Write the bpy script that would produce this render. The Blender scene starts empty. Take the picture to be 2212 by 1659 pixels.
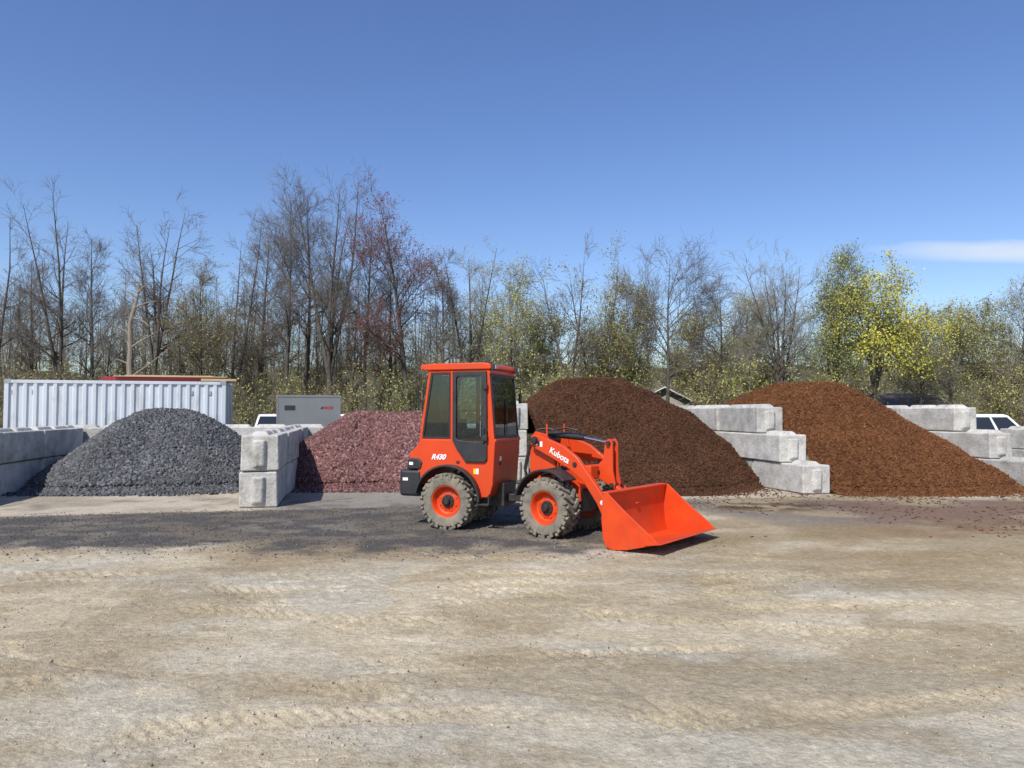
import bpy, bmesh, math, random
import numpy as np
from mathutils import Vector, Matrix
R = math.radians
rng = np.random.default_rng(11); random.seed(11)
S = bpy.context.scene
C = S.collection
CAMH = 1.6; F = 1600.0; CX = 1106.0; HY = 890.0
def pxX(px, D): return (px-CX)*D/F
def pyZ(py, D): return CAMH+(HY-py)*D/F

# ------------------------------------------------------------ materials
def pmat(name, c1, c2=None, scale=6, rough=.7, metal=0, bump=0, bscale=60, vary=0, c3=None, scale3=1.5, attr=False, fine=0, fine2=0, famp=.38, spec=.5, coat=0, thresh=(.35,.65), thresh3=(.5,.7), stretch=None, bdist=.02):
    m = bpy.data.materials.new(name); m.use_nodes = True
    nt = m.node_tree; N = nt.nodes; L = nt.links
    p = N['Principled BSDF']
    p.inputs['Roughness'].default_value = rough; p.inputs['Metallic'].default_value = metal
    p.inputs['Specular IOR Level'].default_value = spec
    if coat: p.inputs['Coat Weight'].default_value = coat; p.inputs['Coat Roughness'].default_value = .12
    tc = N.new('ShaderNodeTexCoord'); vec = tc.outputs['Object']
    if stretch:
        mp = N.new('ShaderNodeMapping'); mp.inputs['Scale'].default_value = stretch
        L.new(vec, mp.inputs['Vector']); vec = mp.outputs['Vector']
    if vary:
        oi = N.new('ShaderNodeObjectInfo'); vm = N.new('ShaderNodeVectorMath'); vm.operation = 'MULTIPLY_ADD'
        cb = N.new('ShaderNodeCombineXYZ')
        for k in range(3): L.new(oi.outputs['Random'], cb.inputs[k])
        vm.inputs[1].default_value = (37, 53, 71)
        L.new(cb.outputs[0], vm.inputs[0]); L.new(vec, vm.inputs[2]); vec = vm.outputs[0]
    def noise(s, d=6, r=.6):
        n = N.new('ShaderNodeTexNoise'); n.inputs['Scale'].default_value = s; n.inputs['Detail'].default_value = d
        n.inputs['Roughness'].default_value = r; L.new(vec, n.inputs['Vector']); return n
    def mix(fac, a, b, blend='MIX'):
        x = N.new('ShaderNodeMix'); x.data_type = 'RGBA'; x.blend_type = blend
        for sock, v in ((x.inputs[0], fac), (x.inputs[6], a), (x.inputs[7], b)):
            if hasattr(v, 'is_output'): L.new(v, sock)
            elif isinstance(v, tuple): sock.default_value = (*v, 1) if len(v) == 3 else v
            else: sock.default_value = v
        return x.outputs[2]
    def ramp(src, a, b):
        r = N.new('ShaderNodeMapRange'); r.inputs[1].default_value = a; r.inputs[2].default_value = b
        L.new(src, r.inputs[0]); return r.outputs[0]
    if attr:
        at = N.new('ShaderNodeAttribute'); at.attribute_name = 'Col'; col = at.outputs['Color']
    else: col = c1
    if c2: col = mix(ramp(noise(scale).outputs[0], *thresh), col, c2)
    if c3: col = mix(ramp(noise(scale3, 8, .7).outputs[0], *thresh3), col, c3)
    for fs, lo, hi in ((fine,.25,.75),(fine2,.3,.7)):
        if not fs: continue
        f = ramp(noise(fs, 4, .7).outputs[0], lo, hi)
        f2 = N.new('ShaderNodeMapRange'); f2.inputs[3].default_value = 1-famp; f2.inputs[4].default_value = 1+famp
        L.new(f, f2.inputs[0])
        cc = N.new('ShaderNodeCombineColor')
        for k in range(3): L.new(f2.outputs[0], cc.inputs[k])
        col = mix(1.0, col, cc.outputs[0], 'MULTIPLY')
    if vary:
        v = N.new('ShaderNodeMapRange'); v.inputs[3].default_value = 1-vary; v.inputs[4].default_value = 1+vary
        L.new(oi.outputs['Random'], v.inputs[0])
        cc = N.new('ShaderNodeCombineColor')
        for k in range(3): L.new(v.outputs[0], cc.inputs[k])
        col = mix(1.0, col, cc.outputs[0], 'MULTIPLY')
    if hasattr(col, 'is_output'): L.new(col, p.inputs['Base Color'])
    else: p.inputs['Base Color'].default_value = (*col, 1)
    if bump:
        b = N.new('ShaderNodeBump'); b.inputs['Strength'].default_value = bump; b.inputs['Distance'].default_value = bdist
        L.new(noise(bscale, 8, .65).outputs[0], b.inputs['Height']); L.new(b.outputs[0], p.inputs['Normal'])
    return m
def glass(name, tint, gl=.09):
    m = bpy.data.materials.new(name); m.use_nodes = True; nt = m.node_tree; N = nt.nodes; L = nt.links
    N.remove(N['Principled BSDF'])
    t = N.new('ShaderNodeBsdfTransparent'); t.inputs[0].default_value = (*tint, 1)
    g = N.new('ShaderNodeBsdfGlossy'); g.inputs['Roughness'].default_value = .02; g.inputs[0].default_value = (.9,.95,1,1)
    fr = N.new('ShaderNodeFresnel'); fr.inputs[0].default_value = 1.5
    ad = N.new('ShaderNodeMath'); ad.operation = 'MULTIPLY_ADD'; ad.inputs[1].default_value = 1.0; ad.inputs[2].default_value = gl-.04
    L.new(fr.outputs[0], ad.inputs[0])
    mx = N.new('ShaderNodeMixShader'); L.new(ad.outputs[0], mx.inputs[0]); L.new(t.outputs[0], mx.inputs[1]); L.new(g.outputs[0], mx.inputs[2])
    L.new(mx.outputs[0], N['Material Output'].inputs[0]); return m

M = {}
M['orange'] = pmat('orange_paint', (.64,.060,.010), (.58,.052,.009), 3, .45, bump=.02, bscale=8, c3=(.42,.09,.035), scale3=3, thresh3=(.54,.82), coat=.08, spec=.35)
M['bucket'] = pmat('bucket_paint', (.66,.064,.009), (.57,.048,.008), 4, .5, c3=(.37,.08,.035), scale3=5, thresh3=(.52,.76), spec=.35)
M['black'] = pmat('black_plastic', (.016,.017,.02), (.03,.03,.032), 6, .5, bump=.05)
M['steel'] = pmat('dark_steel', (.03,.03,.032), (.07,.055,.045), 14, .5, .4)
M['chrome'] = pmat('chrome_rod', (.6,.6,.62), None, 6, .18, 1)
M['tyre'] = pmat('dusty_rubber', (.12,.108,.09), (.21,.185,.145), 9, .9, bump=.3, bscale=60, c3=(.28,.24,.18), scale3=5, thresh3=(.42,.68))
M['tyre2'] = pmat('car_rubber', (.03,.03,.03), (.06,.055,.05), 9, .85)
M['white'] = pmat('white_paint', (.8,.8,.8), (.74,.74,.75), 3, .3)
M['decal'] = pmat('white_decal', (.82,.82,.8), None, 3, .5)
M['yellow'] = pmat('yellow_decal', (.8,.55,.03), None, 3, .5)
M['reddecal'] = pmat('red_decal', (.55,.02,.03), None, 3, .5)
M['seat'] = pmat('seat_vinyl', (.015,.015,.017), (.022,.022,.025), 9, .6)
M['glass'] = glass('cab_glass', (.72,.80,.80), .045)
M['carglass'] = pmat('dark_glass', (.02,.025,.03), None, 3, .06)
M['lens'] = pmat('lamp_lens', (.5,.5,.48), None, 3, .1)
M['amber'] = pmat('amber_lens', (.7,.18,.01), None, 3, .2)
M['concrete'] = pmat('concrete', (.55,.53,.49), (.44,.425,.39), 3, .9, bump=.8, bscale=20, vary=.17, c3=(.25,.235,.20), scale3=2.8, thresh3=(.44,.72), fine=40, famp=.24)
M['ground'] = pmat('ground', None, None, rough=.95, attr=True, bump=.75, bscale=30, bdist=.03, fine=80, fine2=17, famp=.25, spec=.2)
M['stone'] = pmat('stone', None, None, rough=.8, attr=True, fine=30, spec=.3)
M['mulch'] = pmat('mulch', None, None, rough=.95, attr=True, spec=.15, fine=25)
M['bark'] = pmat('bark', (.115,.098,.08), (.068,.057,.048), 5, .9, bump=.5, bscale=12, vary=.2)
M['crown'] = pmat('crown', None, None, rough=.85, attr=True, spec=.2)
M['deadwood'] = pmat('dead_wood', (.30,.25,.20), (.19,.155,.125), 4, .9, bump=.4, bscale=14, stretch=(4,4,.7))
M['container'] = pmat('container_paint', (.56,.60,.64), (.49,.53,.58), 1.5, .5, c3=(.32,.31,.30), scale3=2.5, thresh3=(.52,.75), stretch=(1,1,.35))
M['cont_dark'] = pmat('container_frame', (.30,.33,.36), (.20,.20,.20), 3, .6, c3=(.16,.09,.06), scale3=3, thresh3=(.55,.7))
M['redsteel'] = pmat('red_steel', (.33,.02,.03), (.25,.02,.03), 4, .5)
M['board'] = pmat('tan_board', (.50,.37,.21), (.42,.30,.16), 3, .8, stretch=(.5,6,6))
M['trailer'] = pmat('trailer_skin', (.19,.20,.205), (.17,.18,.185), 2, .4)
M['trim'] = pmat('trailer_trim', (.5,.5,.5), None, 2, .3, .6)
M['siding'] = pmat('house_siding', (.40,.38,.34), (.34,.33,.30), 3, .8)
M['brownroof'] = pmat('brown_shingle', (.20,.145,.11), (.15,.11,.085), 6, .9)
M['greyroof'] = pmat('grey_shingle', (.16,.15,.14), (.12,.115,.11), 6, .9)
M['hill'] = pmat('hill_wood', (.125,.12,.06), (.088,.09,.042), .05, 1, c3=(.17,.165,.065), scale3=.12, fine=.6)

# ------------------------------------------------------------ helpers
def tag(o, label=None, cat=None, group=None, kind=None):
    if label: o['label'] = label
    if cat: o['category'] = cat
    if group: o['group'] = group
    if kind: o['kind'] = kind
    return o
def empty(name, loc, rz=0):
    o = bpy.data.objects.new(name, None); C.objects.link(o); o.location = loc; o.rotation_euler = (0,0,rz); o.empty_display_size = .2
    return o
class MB:
    def __init__(s): s.v = []; s.f = []
    def add(s, vs, fs):
        k = len(s.v); s.v += [Vector(v) for v in vs]; s.f += [[i+k for i in f] for f in fs]; return s
    def box(s, c, d, rot=None):
        vs = []
        for x in (-.5,.5):
            for y in (-.5,.5):
                for z in (-.5,.5):
                    p = Vector((x*d[0], y*d[1], z*d[2]))
                    if rot: p = rot @ p
                    vs.append(p+Vector(c))
        return s.add(vs, [(0,1,3,2),(4,6,7,5),(0,4,5,1),(2,3,7,6),(0,2,6,4),(1,5,7,3)])
    def bb(s, x0,x1,y0,y1,z0,z1): return s.box(((x0+x1)/2,(y0+y1)/2,(z0+z1)/2),(x1-x0,y1-y0,z1-z0))
    def prism(s, poly, y0, y1):
        n = len(poly)
        vs = [(x,y0,z) for x,z in poly]+[(x,y1,z) for x,z in poly]
        fs = [list(range(n)), list(range(2*n-1,n-1,-1))]+[(i,(i+1)%n,n+(i+1)%n,n+i) for i in range(n)]
        return s.add(vs, fs)
    def prismx(s, poly, x0, x1):      # poly in (y,z)
        n = len(poly)
        vs = [(x0,y,z) for y,z in poly]+[(x1,y,z) for y,z in poly]
        fs = [list(range(n)), list(range(2*n-1,n-1,-1))]+[(i,(i+1)%n,n+(i+1)%n,n+i) for i in range(n)]
        return s.add(vs, fs)
    def frame(s, outer, inner, y0, y1):   # ring between two polygons of equal count in xz
        n = len(outer)
        vs = [(x,y0,z) for x,z in outer]+[(x,y0,z) for x,z in inner]+[(x,y1,z) for x,z in outer]+[(x,y1,z) for x,z in inner]
        fs = []
        for i in range(n):
            j = (i+1)%n
            fs += [(i,j,n+j,n+i),(2*n+i,3*n+i,3*n+j,2*n+j),(i,2*n+i,2*n+j,j),(n+i,n+j,3*n+j,3*n+i)]
        return s.add(vs, fs)
    def path(s, pts, r, n=8):
        pts = [Vector(p) for p in pts]; m = len(pts); rr = r if isinstance(r,(list,tuple)) else [r]*m
        vs = []
        for i,p in enumerate(pts):
            d = (pts[min(i+1,m-1)]-pts[max(i-1,0)]).normalized()
            a = Vector((0,0,1)) if abs(d.z) < .9 else Vector((1,0,0))
            u = d.cross(a).normalized(); w = d.cross(u)
            vs += [p+(u*math.cos(2*math.pi*k/n)+w*math.sin(2*math.pi*k/n))*rr[i] for k in range(n)]
        fs = [(i*n+k, i*n+(k+1)%n, (i+1)*n+(k+1)%n, (i+1)*n+k) for i in range(m-1) for k in range(n)]
        fs += [list(range(n)), list(range((m-1)*n, m*n))]
        return s.add(vs, fs)
    def tube(s, a, b, r, n=12): return s.path([a,b], r, n)
    def lathe(s, prof, n, c=(0,0,0), close=False):   # around y axis; prof (r, y)
        m = len(prof); vs = []
        for r,y in prof:
            r = max(r,.0005)
            vs += [(c[0]+r*math.cos(2*math.pi*k/n), c[1]+y, c[2]+r*math.sin(2*math.pi*k/n)) for k in range(n)]
        rows = m if close else m-1
        fs = [(i*n+k, i*n+(k+1)%n, ((i+1)%m)*n+(k+1)%n, ((i+1)%m)*n+k) for i in range(rows) for k in range(n)]
        if not close: fs += [list(range(n)), list(range((m-1)*n, m*n))]
        return s.add(vs, fs)
    def build(s, name, mat, parent=None, mtx=None, bevel=0, angle=35, seg=2):
        me = bpy.data.meshes.new(name)
        vs = [mtx @ v for v in s.v] if mtx else s.v
        me.from_pydata([tuple(v) for v in vs], [], s.f)
        bm = bmesh.new(); bm.from_mesh(me); bmesh.ops.recalc_face_normals(bm, faces=bm.faces); bm.to_mesh(me); bm.free()
        for p in me.polygons: p.use_smooth = True
        me.set_sharp_from_angle(angle=R(angle))
        me.materials.append(M[mat] if isinstance(mat,str) else mat)
        o = bpy.data.objects.new(name, me); C.objects.link(o)
        if parent: o.parent = parent
        if bevel:
            b = o.modifiers.new('bevel','BEVEL'); b.width = bevel; b.segments = seg; b.limit_method = 'ANGLE'; b.angle_limit = R(30); b.harden_normals = True
        return o
def text(sx, size, mat, parent, mtx, name='lettering', offset=0, shear=0):
    cu = bpy.data.curves.new(name,'FONT'); cu.body = sx; cu.size = size; cu.extrude = .0015; cu.offset = offset; cu.shear = shear
    cu.align_x = 'CENTER'; cu.align_y = 'CENTER'
    o = bpy.data.objects.new('tmp', cu); C.objects.link(o)
    dg = bpy.context.evaluated_depsgraph_get(); dg.update()
    me = bpy.data.meshes.new_from_object(o.evaluated_get(dg)); bpy.data.objects.remove(o)
    me.transform(mtx); me.materials.clear(); me.materials.append(M[mat])
    q = bpy.data.objects.new(name, me); C.objects.link(q); q.parent = parent; return q
def face_xz(x, y, z, ang=0):   # text plane facing -y, rotated by ang in the xz plane
    c, s_ = math.cos(ang), math.sin(ang)
    return Matrix(((c,-s_,0,x),(0,0,-1,y),(s_,c,0,z),(0,0,0,1)))
# fast numpy meshes
def npmesh(name, V, Fq, mat, col=None, smooth=False, parent=None):
    me = bpy.data.meshes.new(name)
    V = np.ascontiguousarray(V, dtype=np.float32); Fq = np.ascontiguousarray(Fq, dtype=np.int32)
    k = Fq.shape[1]; nf = len(Fq)
    me.vertices.add(len(V)); me.vertices.foreach_set('co', V.ravel())
    me.loops.add(nf*k); me.loops.foreach_set('vertex_index', Fq.ravel())
    me.polygons.add(nf); me.polygons.foreach_set('loop_start', np.arange(0, nf*k, k, dtype=np.int32))
    if smooth: me.polygons.foreach_set('use_smooth', np.ones(nf, dtype=bool))
    me.update(calc_edges=True)
    if col is not None:
        a = me.color_attributes.new('Col','FLOAT_COLOR','POINT')
        cc = np.ones((len(V),4), dtype=np.float32); cc[:,:3] = col; a.data.foreach_set('color', cc.ravel())
    me.materials.append(M[mat]); o = bpy.data.objects.new(name, me); C.objects.link(o)
    if parent: o.parent = parent
    return o
def h2(ix, iy, seed):
    n = (ix.astype(np.int64)*374761393 + iy.astype(np.int64)*668265263 + seed*974634777) & 0x7fffffff
    n = ((n ^ (n >> 13))*1274126177) & 0x7fffffff
    return ((n ^ (n >> 16)) & 0xffff)/65535.0
def vn(x, y, seed=0):
    ix = np.floor(x); iy = np.floor(y); fx = x-ix; fy = y-iy
    fx = fx*fx*(3-2*fx); fy = fy*fy*(3-2*fy)
    a = h2(ix,iy,seed); b = h2(ix+1,iy,seed); c = h2(ix,iy+1,seed); d = h2(ix+1,iy+1,seed)
    return (a*(1-fx)+b*fx)*(1-fy)+(c*(1-fx)+d*fx)*fy
def fbm(x, y, o=4, seed=0, g=.5):
    t = 0; a = 1; w = 0
    for i in range(o):
        t = t+a*vn(x*2**i+i*17.3, y*2**i+i*9.1, seed+i); w += a; a *= g
    return t/w
def sm(x, a, b):
    t = np.clip((x-a)/(b-a), 0, 1); return t*t*(3-2*t)
def rot_rand(n):
    q = rng.normal(size=(n,4)); q /= np.linalg.norm(q,axis=1)[:,None]; w,x,y,z = q.T
    return np.stack([np.stack([1-2*(y*y+z*z),2*(x*y-z*w),2*(x*z+y*w)],1),np.stack([2*(x*y+z*w),1-2*(x*x+z*z),2*(y*z-x*w)],1),np.stack([2*(x*z-y*w),2*(y*z+x*w),1-2*(x*x+y*y)],1)],1)
CUBE = np.array([(-1,-1,-1),(-1,-1,1),(-1,1,-1),(-1,1,1),(1,-1,-1),(1,-1,1),(1,1,-1),(1,1,1)],float)*.5
CF = np.array([(0,1,3,2),(4,6,7,5),(0,4,5,1),(2,3,7,6),(0,2,6,4),(1,5,7,3)])
def chunks(P, size, jit=.25, flat=None):      # jittered boxes at P with size (n,3)
    n = len(P); V = CUBE[None]*(1+rng.uniform(-jit,jit,(n,8,3)))*size[:,None,:]
    Rm = rot_rand(n)
    if flat is not None:
        a = rng.uniform(0,2*math.pi,n); b = rng.normal(0,flat,n); c = rng.normal(0,flat,n)
        ca,sa = np.cos(a),np.sin(a); z0 = np.zeros(n); o1 = np.ones(n)
        Rz = np.stack([np.stack([ca,-sa,z0],1),np.stack([sa,ca,z0],1),np.stack([z0,z0,o1],1)],1)
        Ry = np.stack([np.stack([np.cos(b),z0,np.sin(b)],1),np.stack([z0,o1,z0],1),np.stack([-np.sin(b),z0,np.cos(b)],1)],1)
        Rx = np.stack([np.stack([o1,z0,z0],1),np.stack([z0,np.cos(c),-np.sin(c)],1),np.stack([z0,np.sin(c),np.cos(c)],1)],1)
        Rm = Rz@Ry@Rx
    V = np.einsum('nij,nkj->nki', Rm, V)+P[:,None,:]
    Fq = (CF[None]+(np.arange(n)*8)[:,None,None]).reshape(-1,4)
    return V.reshape(-1,3), Fq

# ------------------------------------------------------------ bay frame
TH = R(11.5); O = np.array([-3.95,12.5]); Bv = np.array([math.cos(TH),math.sin(TH)]); Wv = np.array([-math.sin(TH),math.cos(TH)])
def uv(x, y): return (x-O[0])*Bv[0]+(y-O[1])*Bv[1], (x-O[0])*Wv[0]+(y-O[1])*Wv[1]
def bay(u, v): return O[0]+u*Bv[0]+v*Wv[0], O[1]+u*Bv[1]+v*Wv[1]

# ------------------------------------------------------------ ground
TRK = [  # y=a+b x+c x^2, half width, lug pitch, depth, x-range
    (4.93,.12,-.015,.085,.085,.026,-1.3,1.8),(4.72,.12,-.015,.03,.085,.018,-1.2,1.2),
    (6.6,-.05,.012,.16,.13,.018,-7,2.5),(7.35,.03,.008,.16,.13,.018,-8,3.5),
    (4.1,-.22,.02,.14,.11,.015,-5,-.2),(5.6,-.16,.01,.15,.12,.017,-6,0),(3.75,.10,.03,.14,.1,.015,.3,5),(5.9,.16,-.02,.16,.12,.017,1.5,8),
    (8.1,-.02,.004,.17,.12,.016,-3,9),(3.45,.3,.05,.13,.1,.015,-4,-.6),(5.25,.35,.02,.14,.1,.015,-4.5,-1.5),(4.4,-.3,.03,.13,.1,.015,1,4.5),(6.1,-.28,.01,.15,.12,.016,-2,5),
    (5.0,.9,.10,.13,.1,.015,-3.6,-1.2),(4.6,-.75,.05,.14,.1,.015,-3.5,-.9),(5.5,.7,-.02,.14,.1,.015,.2,3.2),(6.95,.10,.005,.15,.12,.018,-6,6),(4.0,.05,-.02,.12,.1,.015,-2.4,2.2)]
def tracks(x, y):
    z = np.zeros_like(x); tint = np.zeros_like(x)
    for a,b,c,hw,p,d,x0,x1 in TRK:
        e = (y-(a+b*x+c*x*x))/math.sqrt(1+b*b)+.05*(vn(x*.8,x*0+a,5)-.5)
        m = np.clip(1-np.abs(e)/hw,0,1); m = sm(m,0,.25)*sm(x,x0,x0+.5)*(1-sm(x,x1-.5,x1))
        lug = .5+.5*np.sin((x*math.sqrt(1+b*b)+np.abs(e)*.9)*2*math.pi/p)
        fade = .12+.88*sm(fbm(x*.9,y*.9,3,77),.40,.60)
        z += -d*m*fade*(.10+1.0*sm(lug,.35,.65)) + .08*d*fade*np.exp(-((np.abs(e)-hw*1.12)/(.25*hw))**2)*(m < .4)*sm(x,x0,x0+.5)*(1-sm(x,x1-.5,x1))
        tint += m*fade
    return z, tint
def gz(x, y, with_tracks=True):
    near = 1-sm(y,8.2,10)
    wx = x+.5*(fbm(x*.5,y*.5,2,61)-.5); wy = y+.4*(fbm(x*.5,y*.5,2,62)-.5)
    z = .028*(fbm(wx*.55,wy*.8,3,3)-.5)*near + .011*(fbm(wx*2.6,wy*3.2,4,9)-.5)*(near*.8+.2) + .012*(fbm(x*12,y*13,3,21)-.5)*(.3+.7*near)
    for s_,(kx,ky) in enumerate(((.35,2.2),(-.9,1.6),(1.6,1.3))):
        rid = np.abs(fbm((wx*.5+kx*.1*wy),wy*ky*.6+kx*wx*.6,3,141+s_)-.5); msk = sm(fbm(x*.5,y*.7,2,171+s_),.42,.58)
        z += (-.011*(1-sm(rid,0,.012))+.002*np.exp(-((rid-.018)/.006)**2))*near*msk
    z += (tracks(x,y)[0])*near if with_tracks else 0
    z -= .35*sm(y,26.5,29.5)
    return z
def axis_pts(lo, a, b, step, hi, g):
    c = list(np.arange(a,b,step)); s_ = step; p = c[-1]
    while p < hi: s_ = min(s_*g, 60); p += s_; c.append(p)
    s_ = step; p = c[0]; l = []
    while p > lo: s_ = min(s_*g, 60); p -= s_; l.append(p)
    return np.array(l[::-1]+c)
xs = axis_pts(-700,-6.0,6.2,.023,700,1.05); ys = axis_pts(-60,2.9,8.4,.020,900,1.03)
GX, GY = np.meshgrid(xs, ys); gx = GX.ravel(); gy = GY.ravel()
gzv = gz(gx,gy)
def lerp(a, b, t): return a*(1-t)[:,None]+np.array(b)[None]*t[:,None]
wgx = gx+1.2*(fbm(gx*.35,gy*.35,3,91)-.5); wgy = gy+.9*(fbm(gx*.35,gy*.35,3,92)-.5)
n1 = fbm(wgx*.45,wgy*.7,5,100); n2 = fbm(wgx*.7,wgy*1.15,5,200); n3 = fbm(gx*3,gy*4,4,300); n4 = fbm(wgx*1.3+.4*gy,wgy*2.1,5,350,.6); u_, v_ = uv(gx,gy)
col = np.tile(np.array([.455,.382,.262]),(len(gx),1))
col = lerp(col,(.405,.370,.295), sm(n1,.42,.58)*.85)
col = lerp(col,(.53,.465,.345), sm(n3,.50,.70)*.40)
col = lerp(col,(.55,.485,.365), sm(n4,.54,.68)*.50)
col = lerp(col,(.30,.235,.140), sm(n2,.53,.68)*.60)
col = lerp(col,(.29,.225,.135), sm(1-n4,.57,.68)*.50)
col = lerp(col,(.28,.21,.12), sm(gy,6.6,8.4)*sm(n2,.36,.6)*.7)
col = lerp(col,(.26,.195,.105), sm(gx,.8,3.2)*sm(gy,6.3,8.2)*sm(n1,.3,.55)*.75)
_, tint = tracks(gx,gy)
col = lerp(col,(.49,.40,.25), np.clip(tint,0,1)*.3)
# dark crushed stone band
edge = 8.75+.9*(fbm(gx*.6,gy*.6,4,55)-.5)+.02*gx
dk = sm(gy+1.1*(n3-.5)+.8*(n4-.5),edge-.4,edge+.5)*(1-sm(gx+1.4*(n2-.5),.9,3.0))*(1-sm(v_+.35*(n3-.5),-.42,-.22))
col = lerp(col,(.080,.074,.070), dk*(.72+.26*sm(n3,.35,.6)))
dg_ = sm(gy,10.0,11.2)*sm(gx,2.0,3.2)*(1-sm(v_,-.4,-.1))
col = lerp(col,(.21,.19,.165), dg_*sm(n2,.35,.6)*.9)
# concrete apron
ap = sm(v_+.14*(n3-.5),-.36,-.26)*(1-sm(v_,9,10))
apc = np.tile(np.array([.46,.395,.30]),(len(gx),1)); apc = lerp(apc,(.30,.26,.20), sm(n2,.45,.65)*.7)
apc = lerp(apc,(.20,.185,.165), sm(u_,-.4,.2)*(1-sm(u_,5,6))*.75)
apc = lerp(apc,(.09,.085,.085), sm(n3,.55,.7)*.5*(1-sm(v_,1.2,2.2))*(1-sm(u_,5,6)))
apc = lerp(apc,(.54,.475,.38), sm(u_,5,6)*sm(n2,.4,.6)*.85)
col = col*(1-ap)[:,None]+apc*ap[:,None]
# mulch stains on the right
ms = sm(gx+.8*(n1-.5),4.0,6.5)*sm(gy,8.8,10.2)*(1-sm(gy,14.5,15.5))*sm(n2,.42,.58)
col = lerp(col,(.18,.09,.048), ms*.65)
ms2 = np.exp(-((gx-4.3)/1.3)**2-((gy-12.7)/.75)**2)*sm(n3,.32,.55)
col = lerp(col,(.07,.035,.02), np.clip(ms2*1.1,0,.85))
# far yard and grass
col = lerp(col,(.22,.185,.13), sm(gy-.2*gx,19.5,22)); col = lerp(col,(.10,.10,.045), sm(gy,32,36)*sm(n1,.3,.6))
col *= (.86+.28*fbm(gx*9,gy*9,3,400))[:,None]
nx, ny = len(xs), len(ys)
I = (np.arange(ny-1)[:,None]*nx+np.arange(nx-1)[None]).ravel()
ground = npmesh('ground', np.stack([gx,gy,gzv],1), np.stack([I,I+1,I+nx+1,I+nx],1), 'ground', col, True)
tag(ground, kind='structure')

# loose stones on the yard
n = 5200
D_ = 3.1*np.exp(rng.uniform(0,1,n)*math.log(9.0/3.1)); X_ = rng.uniform(-.72,.72,n)*D_
keep = fbm(X_*.8,D_*.8,3,71)+.25*rng.uniform(size=n) > .57
X_, D_ = X_[keep], D_[keep]; n = len(X_)
s0 = .004+.008*rng.random(n)**4+.0004*D_
def stones(X_,D_,s0,base,dark):
    n = len(X_); P = np.stack([X_,D_,gz(X_,D_)+s0*.15],1)
    V,Fq = chunks(P, np.stack([s0*rng.uniform(.8,1.5,n),s0*rng.uniform(.8,1.3,n),s0*rng.uniform(.4,.8,n)],1), .3)
    g = rng.uniform(.6,1.2,n); cc = np.array(base)[None]*g[:,None]; cc[rng.random(n) < dark] *= .5
    return V,Fq,np.repeat(cc,8,0)
V,Fq,cc = stones(X_,D_,s0,(.42,.355,.265),.2)
tag(npmesh('loose_gravel', V, Fq, 'stone', cc), 'small loose stones scattered over the sandy yard', 'gravel', kind='stuff')
n = 16000; X_ = rng.uniform(-9.5,3.0,n); D_ = rng.uniform(7.9,12.8,n); u0,v0 = uv(X_,D_)
k = (D_ > 8.75+1.1*(fbm(X_*.6,D_*.6,4,55)-.5)+1.3*(rng.random(n)-.7)) & (v0 < -.2+.5*(rng.random(n)-.6)) & (X_ < 1+2*rng.random(n))
X_,D_ = X_[k],D_[k]; s0 = .006+.012*rng.random(len(X_))**2
V,Fq,cc = stones(X_,D_,s0,(.15,.14,.13),.4)
tag(npmesh('crushed_stone', V, Fq, 'stone', cc), 'dark fine crushed stone lying in a strip before the bays', 'gravel', kind='stuff')

# ------------------------------------------------------------ concrete blocks
BL, BW = 1.83, .61
def block(name_lab, u, v, z, BH, length=BL, along='w', ridge=None, key=True):
    mb = MB()
    x0,x1,y0,y1,z0,z1 = .012,length-.012,-BW/2,BW/2,.005,BH-.007
    j = lambda: random.uniform(-.011,.011)
    mb.add([(x+j(),y+j(),zz+j()*.5) for x in (x0,x1) for y in (y0,y1) for zz in (z0,z1)],[(0,1,3,2),(4,6,7,5),(0,4,5,1),(2,3,7,6),(0,2,6,4),(1,5,7,3)])
    if key:
        kp = [(.018,-.125),(-.062,-.075),(-.062,.075),(.018,.125)]
        za, zb = .04, BH-.09
        vs = [(x,y,za) for x,y in kp]+[(x,y,zb) for x,y in kp]
        vs[1] = (-.05,-.06,za+.05); vs[2] = (-.05,.06,za+.05)
        mb.add(vs, [(0,1,2,3),(7,6,5,4),(0,4,5,1),(1,5,6,2),(2,6,7,3)])
    if ridge:
        x = .06
        while x+.3 < ridge:
            l = min(.78, ridge-x-.04)
            a = [(x,-.15),(x,.15),(x+l,.15),(x+l,-.15)]; b = [(x+.07,-.09),(x+.07,.09),(x+l-.07,.09),(x+l-.07,-.09)]
            mb.add([(p,q,BH-.016) for p,q in a]+[(p,q,BH+.06) for p,q in b], [(4,5,6,7),(0,1,5,4),(1,2,6,5),(2,3,7,6),(3,0,4,7)])
            x += .88
    o = mb.build('concrete_block','concrete',bevel=.032,seg=2)
    X,Y = bay(u,v)
    o.location = (X+random.uniform(-.035,.035), Y+random.uniform(-.02,.02), z)
    o.rotation_euler = (0,0,(TH+math.pi/2 if along == 'w' else TH)+random.uniform(-.022,.022))
    tag(o, name_lab, 'concrete block'); return o
ordn = ['front end','second from front','third from front','fourth from front','fifth from front']
tn = {1:['bottom'],2:['lower','upper'],3:['bottom','middle','top']}
def wall(uc, fronts, where, BH, back=7.0):
    T = len(fronts)
    for t,vf in enumerate(fronts):
        v = vf; k = 0
        while v < back-.4:
            l = min(BL, back-v)
            nxt = fronts[t+1] if t+1 < T else 99
            ridge = min(l, max(0, nxt-v)) if nxt < 90 else l
            block(f'concrete block, {ordn[k]} of {tn[T][t]} row, wall {where}', uc, v, t*BH, BH, l, 'w', ridge if ridge > .4 else None)
            v += BL; k += 1
wall(-5.6,(-.9,-.9),'left of the grey gravel',.61)
wall(-.305,(0.0,-.03),'between grey and red gravel',.61)
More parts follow.
